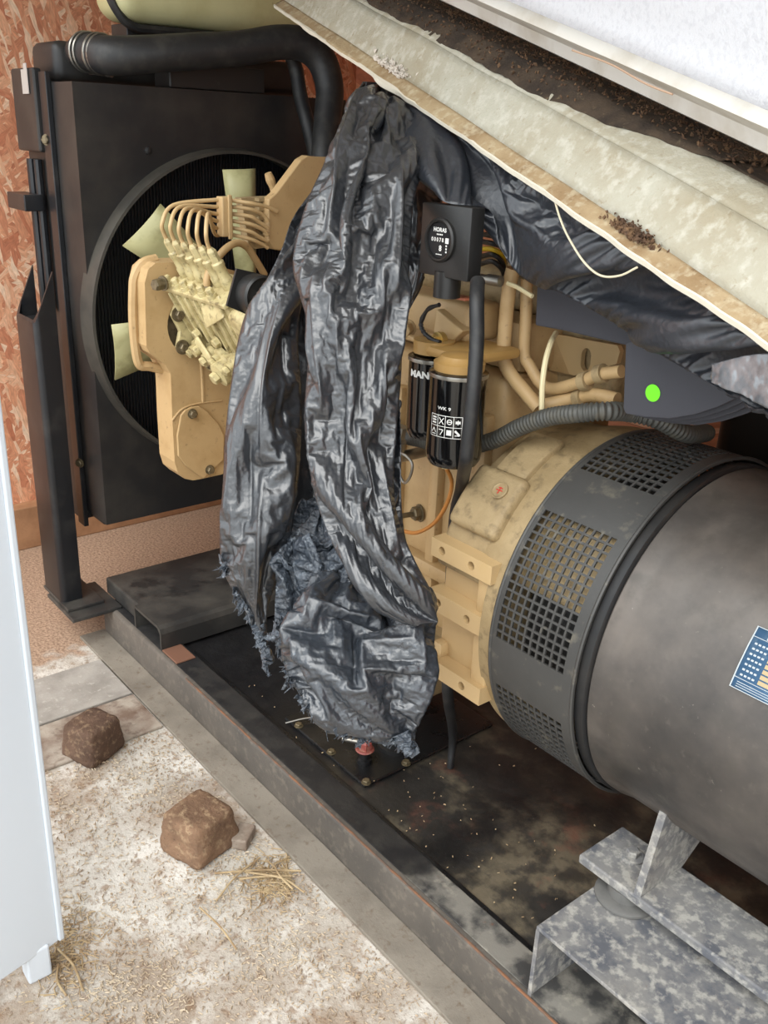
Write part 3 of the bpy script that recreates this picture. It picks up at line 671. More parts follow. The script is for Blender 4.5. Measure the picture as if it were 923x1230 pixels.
# wiring bundle behind the hour meter
for k, (c_, mm) in enumerate((('y', M_yellow), ('k', M_rubber), ('k', M_rubber), ('y', M_yellow), ('k', M_box), ('k', M_rubber))):
    yy = 272+k*9
    part('wire', G().tube([oy(578, yy, 1.36), oy(592, yy+3*math.sin(k), 1.34), oy(604, yy+8, 1.36), oy(606, yy+24, 1.40)], .005, 8), mm, en, smooth=True)
part('cable_gland', G().lathe([(.010, 0), (.010, .03), (.008, .032), (.008, .06)], oy(602, 338, 1.25), V(-1, -.1, 0), 16), M_steel, en, smooth=True)

# ------------------------------------------------ fuel filters
def fuel_filter(c, r, h, label, dark_lines):
    t_ = thing('fuel_filter', c-EZ*h, label, 'fuel filter')
    part('canister', G().lathe([(r*.55, -h), (r*.86, -h+.004), (r*.97, -h+.014), (r, -h+.026), (r, -.012), (r*1.03, -.008), (r*1.03, -.003), (r*.9, 0)], c, EZ, 48), M_filter, t_, smooth=True)
    part('rim', G().lathe([(r*1.035, -.0105), (r*1.045, -.007), (r*1.035, -.0035)], c, EZ, 48, False, False), M_steel, t_, smooth=True)
    return t_
def on_can(c, r, ang0):
    # text frame on a vertical can, ang0: facing angle in XY
    return lambda x, y, z0: (lambda th: V(c[0]+(r+.0006)*math.cos(th), c[1]+(r+.0006)*math.sin(th), c[2]+z0+y))(ang0+x/r)
c1 = V(FX, 1.155, FZ-.004); r1 = .0525
f1 = fuel_filter(c1, r1, .180, 'glossy black fuel filter canister in front, printed with a pictogram panel', 1)
face = math.atan2(-c1[1], -c1[0])
fn = on_can(c1, r1, face-.35)
g = G(); g.add(*text_geo('WK 9', .0085, lambda x, y: fn(x-.004, y, -.062), 1.25, .0001))
# pictogram panel: frame, grid, simple marks
def crect(x0, x1, y0, y1, z0):
    n_ = max(2, int((x1-x0)/.004)+1); return [[fn(x, y, z0) for y in (y0, y1)] for x in np.linspace(x0, x1, n_)]
z0 = -.095; W_, H_ = .062, .040; lw = .0011
for yy in (-H_/2, 0, H_/2): g.sheet(crect(-W_/2, W_/2, yy-lw/2, yy+lw/2, z0))
for k in range(5):
    xx = -W_/2+k*W_/4; g.sheet(crect(xx-lw/2, xx+lw/2, -H_/2, H_/2, z0))
def seg(xa, ya, xb, yb, t=.0016):
    d = np.array([xb-xa, yb-ya]); n_ = np.array([-d[1], d[0]])/np.linalg.norm(d)*t/2
    g.add([fn(xa+n_[0], ya+n_[1], z0), fn(xa-n_[0], ya-n_[1], z0), fn(xb-n_[0], yb-n_[1], z0), fn(xb+n_[0], yb+n_[1], z0)], [(0, 1, 2, 3)])
cw, ch_ = W_/4, H_/2
for k in range(8):
    cx = -W_/2+cw*(k % 4+.5); cy = H_/4 if k < 4 else -H_/4
    a_ = .0045
    if k == 0:
        for e in (-1, 0, 1): seg(cx-a_, cy+e*.005, cx+a_, cy+e*.005, .003)
    elif k == 1: seg(cx-a_, cy-a_*1.3, cx+a_, cy+a_*1.3); seg(cx-a_, cy+a_*1.3, cx+a_, cy-a_*1.3)
    elif k == 2:
        for e in range(8): seg(cx+a_*math.cos(e*.785), cy+a_*math.sin(e*.785), cx+a_*math.cos(e*.785+.785), cy+a_*math.sin(e*.785+.785))
        seg(cx-a_, cy, cx+a_, cy)
    elif k == 3: seg(cx-a_, cy, cx+a_, cy, .005); seg(cx, cy-a_, cx, cy+a_)
    elif k == 4: seg(cx-a_, cy-.003, cx, cy+.005); seg(cx, cy+.005, cx+a_, cy-.003); seg(cx-a_, cy-.006, cx+a_, cy-.006)
    elif k == 5: seg(cx-a_, cy+.004, cx+a_, cy+.004); seg(cx+a_, cy+.004, cx-.001, cy-.006)
    elif k == 6: seg(cx-a_, cy, cx+a_, cy, .010)
    else: seg(cx-a_, cy+a_, cx+a_, cy-a_, .004); seg(cx-a_, cy-a_, cx+a_, cy-a_)
fn2 = on_can(c1, r1, face+.62)
g.add(*text_geo('WK 9', .008, lambda x, y: fn2(x, y, -.055), 1.2, .0001))
for k in range(3):
    for sx in range(2):
        xx = .002*sx; 
    vv, ffx = text_geo('MANN', .014, lambda x, y: fn2(-y, x, -.098), 1.1, .0006)
g.add(vv, ffx)
part('print', g, M_print, f1)
c2 = FAX2-EZ*.004; r2 = .047
f2 = fuel_filter(c2, r2, .165, 'black fuel filter canister tucked behind the pictogram canister', 0)
fn3 = on_can(c2, r2, math.atan2(-c2[1], -c2[0])-.42)
g = G(); g.add(*text_geo('MANN', .017, lambda x, y: fn3(x, y, -.032), 1.15, .0009)); part('print', g, M_print, f2)

# ------------------------------------------------ hour meter box
Yh = 1.12
tl, tr, bl, br = [oy(*p, Yh) for p in ((509.6, 245), (571, 248), (502.7, 327), (558, 339))]
hx0, hx1 = (tl[0]+bl[0])/2-.002, (tr[0]+br[0])/2; hz1, hz0 = (tl[2]+tr[2])/2, (bl[2]+br[2])/2
hm = thing('hour_meter', ((hx0+hx1)/2, Yh+.06, hz0), 'black hour meter in a sheet metal box above the fuel filters', 'hour meter')
dc = oy(530.5, 288.5, Yh); rd = .030
part('housing', G().prism([V(hx0, Yh, hz0), V(hx1, Yh, hz0), V(hx1, Yh, hz1), V(hx0, Yh, hz1)], (0, .032, 0), bev=.003), M_box, hm, smooth=True)
part('bezel', G().lathe([(.037, 0), (.037, .006), (.034, .009), (.031, .008), (.030, .003)], dc, -EY, 40), M_box, hm, smooth=True)
part('dial_face', G().lathe([(.030, 0), (.030, .0042)], dc, -EY, 40), M_core, hm)
g = G()
def dial(x, y): return dc-EY*.0046+EX*x+EZ*y
g.add(*text_geo('HORAS', .0095, lambda x, y: dial(x, y+.017), 1.05, .0003))
def tick(x, y, w, h): g.add([dial(x-w/2, y-h/2), dial(x+w/2, y-h/2), dial(x+w/2, y+h/2), dial(x-w/2, y+h/2)], [(0, 1, 2, 3)])
for k in range(4): tick(-.006+k*.004, .0095, .003, .0022)
g.add(*text_geo('0 0 0 7 8', .009, lambda x, y: dial(x-.005, y+.0005), .95, .0003))
g.add(*text_geo('8', .013, lambda x, y: dial(x+.003, y-.0135), 1, .0004))
for k in range(3): tick(.018, -.008-k*.005, .0035, .003)
for k in range(4): tick(-.006+k*.004, -.0235, .003, .0016)
part('dial_print', g, M_print, hm)
part('tenths_window', G().obox(dial(.019, .0005)+EY*.0002, EX, EY, EZ, (.008, .0008, .009)), M_print, hm)
q = oy(538, 334, Yh+.02); part('neck', G().lathe([(.024, 0), (.024, .045)], q+EZ*.012, -EZ, 24), M_box, hm, smooth=True)

# ------------------------------------------------ hoses and conduit
ph_ = [((574, 338), 1.13), ((573, 365), 1.10), ((573, 410), 1.09), ((569, 470), 1.076), ((562, 535), 1.076), ((560, 554), 1.086), ((557, 570), 1.145), ((554, 588), 1.215), ((547, 620), 1.235), ((543, 680), 1.23), ((540, 760), 1.22), ((538, 830), 1.20)]
pth = [oy(*p, y) for p, y in ph_]; pe = oz(541, 922, .098)
pth += [pe+EZ*.10, pe]
single('rubber_hose', G().tube(pth, [.0125]*11+[.0125, .011, .008], 16), M_rubber, 'long black rubber hose hanging in front of the fuel filters down to the deck', 'hose', smooth=True)
cpth = [oy(*p, y) for p, y in (((462, 520), 1.25), ((500, 527), 1.25), ((545, 538), 1.25), ((590, 530), 1.25), ((625, 513), 1.25), ((660, 501), 1.25), ((700, 496), 1.25), ((732, 494), 1.275), ((758, 496), 1.335), ((790, 504), 1.37), ((825, 521), 1.43), ((850, 520), 1.52))]
single('corrugated_conduit', G().tube(cpth, .0155, 16, 40, rfun=lambda d: 1+.10*math.sin(d*2*math.pi/.0085)), M_conduit, 'ribbed grey conduit crossing above the bell housing', 'conduit', smooth=True, ang=180)
tp = [oy(*p, Y_) for p, Y_ in (((655, 548), 1.24), ((650, 520), 1.23), ((651, 492), 1.262), ((652, 460), 1.262), ((656, 432), 1.275), ((662, 412), 1.30), ((668, 400), 1.34))]
single('cable_tie', G().tube(tp[2:], .0052, 8), M_tie, 'ivory cable tie strapping the ribbed conduit to the coolant pipes', 'cable tie', smooth=True)
single('ivory_strap', G().tube([oy(*p, 1.262) for p in ((610, 340), (622, 345), (640, 356))], .0042, 6), M_tie, 'short ivory strap over the tan pipes beside the hour meter', 'strap', smooth=True)

# ------------------------------------------------ charcoal panels with green sticker
cvp = thing('control_cabinet', oy(760, 420, 1.45), 'charcoal control cabinet with a round green sticker above the alternator', 'cabinet')
Yc_ = 1.265
up_ = [oy(x, y, Yc_) for x, y in ((646, 322), (643, 391), (676, 397), (752, 415), (830, 420), (830, 330))]
part('upper_panel', G().prism(up_, (0, .035, 0), bev=.003), M_darkpanel, cvp)
lo_px = [(752, 412), (749, 490), (752, 497), (775, 501), (805, 503), (835, 498), (862, 489), (885, 478), (900, 470), (935, 440), (935, 395), (800, 395)]
Yl = 1.22
lo_ = [oy(x, y, Yl) for x, y in lo_px]
part('lower_panel', G().prism(lo_, (0, .012, 0), bev=.0015), M_darkpanel, cvp)
for k in range(3):
    pk = [p+V(.006*(k+1), 0, -.0045*(k+1)) for p in lo_]
    part('lower_leaf', G().prism([p+EY*(.016+.016*k) for p in pk], (0, .010, 0), bev=.0015), M_darkpanel, cvp)
bl_, bh_ = oy(905, 530, 1.80), oy(862, 470, 1.80)
part('rear_body', G().box((bh_[0], 1.80, bl_[2]-.15), (bh_[0]+.75, 1.96, bl_[2]+.30), .05, 5), M_box, cvp, smooth=True, label='black rounded rear body of the cabinet')
part('rear_arm', G().box((bh_[0]+.26, 1.252, bl_[2]+.27), (bh_[0]+.32, 1.81, bl_[2]+.295), .004), M_box, cvp)
q = oy(785, 472, Yl); part('sticker', G().lathe([(.0125, 0), (.0135, .0012)], q, -EY, 40), M_green, cvp, label='round fluorescent green sticker')

# ================================================================== RADIATOR
rd_ = thing('radiator', (-2.6, 1.43, .2), 'black radiator with round fan shroud in a steel frame', 'radiator')
XS = -2.5; YL, YR = 1.0, 1.86; ZB, ZT = .382, 1.595
rc = (1.445, .985); rr_ = .462
plate = [V(XS, YL, ZB), V(XS, YR, ZB), V(XS, YR, ZT), V(XS, YL, ZT)]
part('shroud_plate', G().box((XS-.16, YL, ZB), (XS-.004, YL+.004, ZT)).box((XS-.16, YR-.004, ZB), (XS-.004, YR, ZT)).box((XS-.16, YL+.0041, ZT-.004), (XS-.004, YR-.0041, ZT)).box((XS-.16, YL+.0041, ZB), (XS-.004, YR-.0041, ZB+.004)), M_black, rd_)
hole_r = min(rr_, .425)
def ring_pt(x, r, th): return V(x, rc[0]+r*math.cos(th), rc[1]+r*math.sin(th))
# front plate with the circular opening: clip the circle at the plate sides
ths = np.linspace(0, 2*math.pi, 96, endpoint=False)
loop = [V(XS, min(max(rc[0]+rr_*math.cos(t_), YL+.006), YR-.006), rc[1]+rr_*math.sin(t_)) for t_ in ths]
dd = [loop[0]]
for p in loop[1:]:
    if np.linalg.norm(p-dd[-1]) > .004: dd.append(p)
part('shroud_front', G().prism(plate, (-.004, 0, 0), holes=[dd]), M_black, rd_)
prof = [(rr_+.004, XS-.02), (rr_, XS+.028), (rr_-.004, XS+.045), (rr_-.012, XS+.046), (rr_-.010, XS+.03), (rr_-.006, XS-.02)]
part('shroud_ring', G().lathe(prof, (0, rc[0], rc[1]), EX, 128, False, False), mat('dusty_ring', (66, 62, 55), .55, layers=((12, .5, .12, (44, 42, 38), .8),)), rd_, smooth=True)
part('core', G().box((XS-.16, YL+.01, ZB+.01), (XS-.10, YR-.01, ZT-.01)), M_core, rd_)
g = G()
for k in range(84):
    yy = YL+.012+k*.01; g.box((XS-.10, yy, ZB+.02), (XS-.094, yy+.0035, ZT-.02))
part('fin', g, mat('fin_dark', (30, 34, 40), .45), rd_, kind='stuff')
# side frame strip, rear tank, label
ps = [ox(54, 100, -2.66), ox(93, 614, -2.66)]
part('side_frame', G().box((-2.69, .985, .33), (-2.64, 1.0-.0005, 1.62), .002), M_blackgloss, rd_)
part('side_channel', G().box((-2.86, 1.0, .33), (-2.70, 1.06, 1.60), .004), M_black, rd_)
part('side_rod', G().tube([V(-2.80, .985, 1.40), V(-2.80, .985, .98)], .014, 10, 2), M_blackgloss, rd_, smooth=True)
part('side_rod', G().tube([V(-2.75, .985, 1.40), V(-2.75, .985, .98)], .012, 10, 2), M_blackgloss, rd_, smooth=True)
part('side_cap', G().box((-2.87, .975, 1.42), (-2.70, .999, 1.63), .006), M_black, rd_)
part('header_tank', G().box((-2.86, 1.03, 1.597), (-2.68, 1.84, 1.70), .025, 3), M_black, rd_, smooth=True)
part('lower_tank', G().box((-2.80, 1.03, .335), (-2.60, 1.84, .378), .012, 3), M_black, rd_, smooth=True)
part('top_bracket', G().box((-2.59, 1.27, 1.597), (-2.50, 1.57, 1.66), .004), M_box, rd_)
q0 = oy(30, 98, .972)
part('label_remnant', G().obox(q0, EX, EY, EZ, (.045, .002, .06)).obox(q0+V(.01, 0, .03), EX, EY, EZ, (.022, .0022, .03)), mat('torn_label', (170, 164, 158), .7), rd_)
tb = oy(33, 241, .97)
part('side_tab', G().box((tb[0]-.05, .93, tb[2]-.022), (tb[0]+.09, .985, tb[2]+.022), .003), M_blackgloss, rd_)
for px in ((56, 168), (96, 556)):
    q = oy(*px, .985); part('bolt', G().hexb(q, V(.5, -.8, 0), .010, .010), M_bolt, rd_)
q = ox(178, 181, XS); part('rivet', G().lathe([(.011, 0), (.010, .004), (.004, .006)], q, EX, 14), M_black, rd_)
# support post: channel with diagonal cut top
po = thing('support_post', (-2.6, .88, .105), 'tall black steel channel post with slanted top beside the radiator', 'post')
px0, px1, py0, py1 = -2.725, -2.570, .868, .932
zc_, zt2 = .985, 1.13
g = G()
def post_row(z_lo):
    return z_lo
r_ = .018
def arc(cx, cy, a0, a1, n=6): return [(cx+r_*math.cos(a), cy+r_*math.sin(a)) for a in np.linspace(a0, a1, n)]
outer = [(px0, py1)]+arc(px0+r_, py0+r_, math.pi, 1.5*math.pi)+arc(px1-r_, py0+r_, 1.5*math.pi, 2*math.pi)+[(px1, py1)]
inner = [(px1-.007, py1)]+[(px1-.007, py0+.02), (px1-.022, py0+.007), (px0+.022, py0+.007), (px0+.007, py0+.02)]+[(px0+.007, py1)]
loop = outer+inner
def ztop(y): return zc_+(zt2-zc_)*max(0, (y-py0-.004))/(py1-py0)
bot = [V(x, y, .116) for x, y in loop]; tp_ = [V(x, y, ztop(y)) for x, y in loop]
b = bmesh.new(); vb = [b.verts.new(Vector(p)) for p in bot]; vt = [b.verts.new(Vector(p)) for p in tp_]; n_ = len(loop)
for i in range(n_): b.faces.new((vb[i], vb[(i+1) % n_], vt[(i+1) % n_], vt[i]))
no = len(outer)
b.faces.new(vb)
# top rim quads between outer and inner loops
for i in range(no-1):
    j0 = n_-1-min(i, 10**6)
oi = outer; ii = inner[::-1]
def nearest(i): return no+(len(inner)-1-min(range(len(ii)), key=lambda k: (ii[k][0]-oi[i][0])**2+(ii[k][1]-oi[i][1])**2))
for i in range(no-1):
    a0, a1 = nearest(i), nearest(i+1)
    vsx = [vt[i], vt[i+1], vt[a1]]+([vt[a0]] if a0 != a1 else [])
    try: b.faces.new(vsx)
    except ValueError: pass
g.bm(b); part('channel', g, M_blackgloss, po, smooth=True)
part('cap_plate', G().box((px0+.008, py0+.008, zc_-.012), (px1-.008, py1, zc_-.004)), M_black, po)
part('base_angle', G().box((px0, py0-.002, .1162), (px1+.05, py1+.05, .126), .002), M_dusty, po)

# ------------------------------------------------ fan
XFn = -2.40
fn_ = thing('cooling_fan', (XFn, rc[0], rc[1]), 'pale nylon cooling fan inside the round shroud', 'fan')
part('hub', G().lathe([(.09, -.03), (.1, -.02), (.1, .03), (.08, .05), (.03, .07)], (XFn, rc[0], rc[1]), EX, 32), M_tandirty, fn_, smooth=True)
# blade directions read from the three blades that show
for k, (tip, wd) in enumerate((((136, 424), .165), ((170, 270), .14), ((287, 203), .085), (None, .13), (None, .13), (None, .13))):
    if tip: q = ox(*tip, XFn); an = math.atan2(q[2]-rc[1], q[1]-rc[0]); rt = math.hypot(q[2]-rc[1], q[1]-rc[0])
    else: an = [None, None, None, R_(30), R_(-35), R_(-85)][k]; rt = .40
    er = V(0, math.cos(an), math.sin(an)); et = V(0, -math.sin(an), math.cos(an))
    rows = []
    for s in np.linspace(0, 1, 6):
        r = .08+s*(rt-.08); hw = wd*(.30+.24*s); tw = .55-.2*s
        c_ = V(XFn, rc[0], rc[1])+er*r
        rows.append([c_+et*(hw*e*math.cos(tw))+EX*(-hw*e*math.sin(tw)+.012*(1-e*e)) for e in np.linspace(-1, 1, 5)])
    part('blade', G().sheet(rows), M_blade, fn_, smooth=True, solid=.004)

# ------------------------------------------------ radiator hose, vertical hose, tank
rh = thing('radiator_hose', ox(200, 65, -2.5), 'thick black radiator hose with wire clamps running below the cream tank', 'hose')
hp = [ox(x, y, X_) for x, y, X_ in ((98, 62, -2.62), (115, 64, -2.56), (135, 67, -2.50), (180, 65, -2.46), (230, 62, -2.44), (290, 58, -2.42), (335, 51, -2.40), (365, 54, -2.38), (386, 72, -2.36), (396, 105, -2.34), (394, 140, -2.32), (390, 190, -2.28), (392, 250, -2.25))]
part('hose', G().tube(hp, [.044, .046, .047, .045, .045, .044, .044, .044, .042, .040, .039, .038, .036], 24), M_rubber, rh, smooth=True)
for i_, s_ in ((0, .4), (1, .25)):
    c_ = hp[i_]+(hp[i_+1]-hp[i_])*s_; dr = hp[i_+1]-hp[i_]
    for dz in (-.008, .008):
        dn_ = dr/np.linalg.norm(dr); aa = np.cross(dn_, EZ); aa /= np.linalg.norm(aa); bb = np.cross(dn_, aa)
        part('wire_clamp', G().tube(circ(c_+dn_*dz, aa, bb, .0475, 40)+[c_+dn_*dz+aa*.0475], .0035, 6, 0, caps=False), M_steel, rh, smooth=True)
    part('clamp_screw', G().lathe([(.008, -.02), (.008, .02)], c_-EZ*.045+aa*(-.018), dr, 10), M_steel, rh, smooth=True)
single('coolant_hose', G().tube([ox(x, y, X_) for x, y, X_ in ((350, 66, -2.466), (356, 85, -2.466), (361, 115, -2.45), (370, 150, -2.415), (380, 195, -2.405), (384, 250, -2.40))], .021, 16), M_rubber, 'thinner black coolant hose dropping beside the thick radiator hose', 'hose', smooth=True)
c_ = hp[0]; part('outlet_neck', G().tube([V(-2.72, c_[1]+.03, c_[2]), c_, hp[1]*.5+c_*.5], .038, 20, 6), M_black, rd_, smooth=True)
# expansion tank: rounded cream vessel with strap
tk = thing('expansion_tank', ox(240, 34, -2.60), 'yellowed cream plastic expansion tank above the radiator', 'tank')
e0 = ox(136, -10, -2.58); e1 = ox(345, 0, -2.58); zb = ox(240, 34, -2.58)[2]
part('vessel', G().box((-2.74, e0[1], zb), (-2.56, e1[1]+.08, zb+.26), .06, 6), M_tank, tk, smooth=True)
part('seam', G().box((-2.75, e0[1]-.004, zb+.12), (-2.55, e1[1]+.084, zb+.126), .002), M_tank, tk)
part('strap', G().tube([V(-2.60, e0[1]-.012, zb+.20), V(-2.60, e0[1]-.014, zb+.10), V(-2.60, e0[1]+.01, zb+.03), V(-2.60, e0[1]+.06, zb-.012), V(-2.60, e0[1]+.16, zb-.014), V(-2.60, e1[1], zb-.012)], .012, 8), M_rubber, tk, smooth=True)
part('tank_bracket', G().box((-2.72, e0[1]+.05, 1.701), (-2.62, e1[1]-.05, zb-.002), .003), M_black, tk)

# ================================================================== ROOF SHEET + WHITE PANEL
D = V(-.931, .251, .265); D /= np.linalg.norm(D)
Bp = od(923, 418, 1.05)
U = V(0, math.cos(R_(30)), math.sin(R_(30))); U = U-D*np.dot(U, D); U /= np.linalg.norm(U)
Nn = np.cross(D, U); Nn = Nn if np.dot(Nn, CAM-Bp) > 0 else -Nn
def solve_a(px, bb):
    base = Bp+Nn*bb; d = ray(*px); tt = np.dot(base-CAM, Nn)/np.dot(d, Nn); p = CAM+d*tt
    return np.dot(p-Bp, U)
prof = [(0, 0)]
for px, bb in (((923, 383), .004), ((923, 277), .052), ((923, 225), .058), ((923, 200), .012), ((923, 160), .008)):
    prof.append((solve_a(px, bb), bb))
prof.append((prof[-1][0]+.10, .02)); prof.append((prof[-1][0]+.05, .05)); prof.append((prof[-1][0]+.10, .05))
SL0, SL1 = -.55, 1.9
rfs = thing('roof_sheet', Bp, 'weathered grey profiled roof sheet sagging over the generator', 'roof sheet')
mats = [M_roofd, M_roof, M_roof, M_valley, M_valley, M_roof, M_roof, M_roof]
nms = ['edge_flange', 'rib_web', 'rib_crown', 'valley', 'valley', 'rib_web', 'rib_crown', 'edge_flange']
random.seed(3)
def edge_wob(s): return .004*noise.noise(Vector((s*5, 1.3, 0)))+.003*noise.noise(Vector((s*17, 4.3, 0)))
nS = 120
def sp(s, a_, b_): return Bp+D*s+U*a_+Nn*b_
for i in range(len(prof)-1):
    (a0, b0), (a1, b1) = prof[i], prof[i+1]
    rows = []
    for s in np.linspace(SL0, SL1, nS):
        r = []
        for q in np.linspace(0, 1, 6):
            aa = a0+(a1-a0)*q; bb = b0+(b1-b0)*q
            if i == 0: aa += edge_wob(s)*(1-q)
            bb += .004*noise.noise(Vector((s*4, aa*9, 2)))
            r.append(sp(s, aa, bb))
        rows.append(r)
    part(nms[i], G().sheet(rows), mats[i], rfs, smooth=True, solid=.007)
# broken pale edge of the sheet
g = G(); rows = []
for s in np.linspace(SL0, SL1, 240):
    wv = edge_wob(s); bk = max(0, noise.noise(Vector((s*4, 7, 0)))-.25)*.03
    rows.append([sp(s, wv-.001-bk*.4, .0037), sp(s, wv-.002-bk, -.0036), sp(s, wv+.003, -.0038), sp(s, wv+.002+bk*.3, .0039)])
    rows[-1].append(rows[-1][0])
g.sheet(rows); part('broken_edge', g, mat('fibre_edge', (214, 206, 188), .9, bump=.5), rfs)
# plaster crumb lump on the sheet
# debris
def litter(name, mt, n, fn_pos, size, parent=None, seed=1):
    r = np.random.default_rng(seed); g = G()
    base = np.array([(1, 0, 0), (-1, 0, 0), (0, 1, 0), (0, -1, 0), (0, 0, 1), (0, 0, -1)], float)
    fc_ = [(0, 2, 4), (2, 1, 4), (1, 3, 4), (3, 0, 4), (2, 0, 5), (1, 2, 5), (3, 1, 5), (0, 3, 5)]
    for i in range(n):
        p = fn_pos(r); sc = size*r.uniform(.35, 1.3, 3)*np.array([1, .7, .45])
        A = np.linalg.qr(r.normal(size=(3, 3)))[0]
        g.add(base*sc@A+p, fc_)
    return g
va = (prof[3][0]+prof[4][0])/2
def pos_valley(r):
    s = r.uniform(-.3, 1.5); a_ = prof[4][0]+r.normal()*.022+.012; return sp(s, a_, np.interp(a_, [prof[3][0], prof[4][0], prof[5][0], prof[6][0]], [prof[3][1], prof[4][1], prof[5][1], prof[6][1]])+.006)
o = single('leaf_litter', litter('l', M_soil, 2600, pos_valley, .007, seed=4), M_soil, 'dark leaf litter filling the valley of the roof sheet', 'debris', kind='stuff')
def pos_spread(r):
    s = r.uniform(.25, 1.6); a_ = prof[2][0]+.01+(prof[5][0]-prof[2][0])*r.beta(1.4, 1.2)
    if s < .6 and a_ < prof[3][0]: a_ += .05
    return sp(s, a_, np.interp(a_, [p_[0] for p_ in prof], [p_[1] for p_ in prof])+.009)
single('twig_crumbs', litter('l', M_soil, 1500, pos_spread, .0042, seed=14), M_soil, 'fine brown crumbs strewn over the silt on the roof sheet', 'debris', kind='stuff')
def pos_clump(r):
    return sp(.30+r.normal()*.022, .012+abs(r.normal())*.012, .008+r.uniform(0, .006))
single('leaf_crumbs', litter('l', M_soil, 260, pos_clump, .005, seed=5), M_soil, 'small brown leaf clump on the edge of the roof sheet', 'debris', kind='stuff')
def pos_moss(r):
    return sp(1.16+r.normal()*.035, .02+abs(r.normal())*.015, .010+r.uniform(0, .010))
single('plaster_crumbs', litter('l', M_print, 200, pos_moss, .006, seed=6), mat('pale_crumbs', (206, 196, 184), .9), 'pale crumbly lump near the upper end of the roof sheet edge', 'debris', kind='stuff')
rows = []
for s in np.linspace(.28, 1.75, 120):
    cov = min(1, max(0, (s-.30)/.35)); a_s = prof[3][0]-.005-(prof[3][0]-prof[2][0]-.012)*cov+.010*noise.noise(Vector((s*9, 3, 1)))+.003*noise.noise(Vector((s*30, 3, 1)))
    r = []
    for q in np.linspace(0, 1, 14):
        a_ = a_s+(prof[5][0]-a_s)*q; r.append(sp(s, a_, np.interp(a_, [p_[0] for p_ in prof], [p_[1] for p_ in prof])+.0045+.004*noise.noise(Vector((s*40, a_*40, 0)))+.012*q*(1-q)))
    rows.append(r)
single('silt_layer', G().sheet(rows), M_valley, 'dark brown silt spread over the upper crown of the roof sheet', 'debris', kind='stuff', smooth=True, ang=180, solid=.002)
# white panel on top
lb = .085
al_ = solve_a((923, 183), lb)
wp = thing('white_panel', sp(.3, al_+.1, .1), 'pebbled white sheet panel with a folded soiled lip lying above the roof sheet', 'panel')
a2 = solve_a((923, 133), lb+.085); 
pf = [(al_+.012, lb-.012), (al_, lb), (al_+.004, lb+.02), (a2-.012, lb+.075), (a2, lb+.085)]
g = G(); g.sheet([[sp(s, *q) for q in pf] for s in np.linspace(SL0, 1.25, 40)])
part('lip', g, M_whitedirty, wp, smooth=True, solid=.004)
pf2 = [(a2, lb+.085)]+[(a2+.012+q*.05, lb+.10+q*.24) for q in np.linspace(0, 1, 8)]
g = G(); g.sheet([[sp(s, *q) for q in pf2] for s in np.linspace(SL0, 1.25, 40)])
part('face', g, M_white, wp, smooth=True, solid=.004)
g = G(); g.tube([sp(s, a2-.022+.003*math.sin(s*30), lb+.072) for s in np.linspace(.32, .56, 24)], .0014, 6); part('rust_scratch', g, mat('rust_streak', (176, 146, 122), .8), wp)
single('string', G().tube([oy(*p, Y_) for p, Y_ in (((667, 242), 1.125), ((673, 262), 1.105), ((683, 285), 1.09), ((702, 315), 1.075), ((722, 331), 1.065), ((745, 331), 1.06), ((766, 321), 1.06))], .0016, 6), M_yarn, 'thin pale string looping from the roof sheet edge over the black plastic', 'string', smooth=True)

# ================================================================== BLACK PLASTIC SHEET
def tri(x): return 4*np.abs(x-np.floor(x)-.5)-1
def crumple(P, seed, waves):
    """faceted crinkles: sharp folded waves in random directions"""
    P = np.asarray(P, float); r = np.random.default_rng(seed); out = np.zeros(len(P))
    for lam, amp, n, zs in waves:
        acc = np.zeros(len(P))
        for k in range(n):
            pair = []
            for e in range(2):
                d = r.normal(size=3)*np.array([1, 1, zs]); d /= np.linalg.norm(d)
                w1, w2 = r.normal(size=3), r.normal(size=3); p1, p2 = r.uniform(0, 6.28, 2)
                L_ = lam*r.uniform(.7, 1.5)
                wp_ = .10*np.sin(P@w1*(2.6/lam)+p1)+.30*np.sin(P@w2*(.8/lam)+p2)
                pair.append(tri(P@d/L_+wp_+r.uniform()))
            acc += np.maximum(pair[0], pair[1])
        env = .55+.45*np.sin(P@r.normal(size=3)*9+r.uniform(0, 6))*np.sin(P@r.normal(size=3)*13+1)
        out += amp*acc/math.sqrt(n)*np.clip(env+.25, .25, 1)
    return out
def to_px(P):
    q = (np.asarray(P)-CAM)@RC.T; return PP+FPX*q[:, :2]/q[:, 2:3]
def ridges(P, lines):
    """tent-shaped folds along traced lines: (points, half width px, height m)"""
    px = to_px(P); out = np.zeros(len(P))
    for pts, wd, h in lines:
        pts = spline([(x, y, 0) for x, y in pts], 6)[:, :2] if len(pts) > 2 else np.array(pts, float)
        best = np.full(len(P), 1e9); tb = np.zeros(len(P)); n = len(pts)-1
        for k in range(n):
            a, b = pts[k], pts[k+1]; ab = b-a; t_ = np.clip(((px-a)@ab)/(ab@ab+1e-9), 0, 1)
            dd_ = np.linalg.norm(px-(a+t_[:, None]*ab), axis=1); m_ = dd_ < best
            best[m_] = dd_[m_]; tb[m_] = (k+t_[m_])/n
        prof_ = np.clip(1-best/(wd*1.2), 0, 1)*np.clip(np.minimum(tb, 1-tb)*8+.25, 0, 1)
        out += h*prof_
    return out
FW = V(RC[2][0], RC[2][1], 0); FW /= np.linalg.norm(FW)
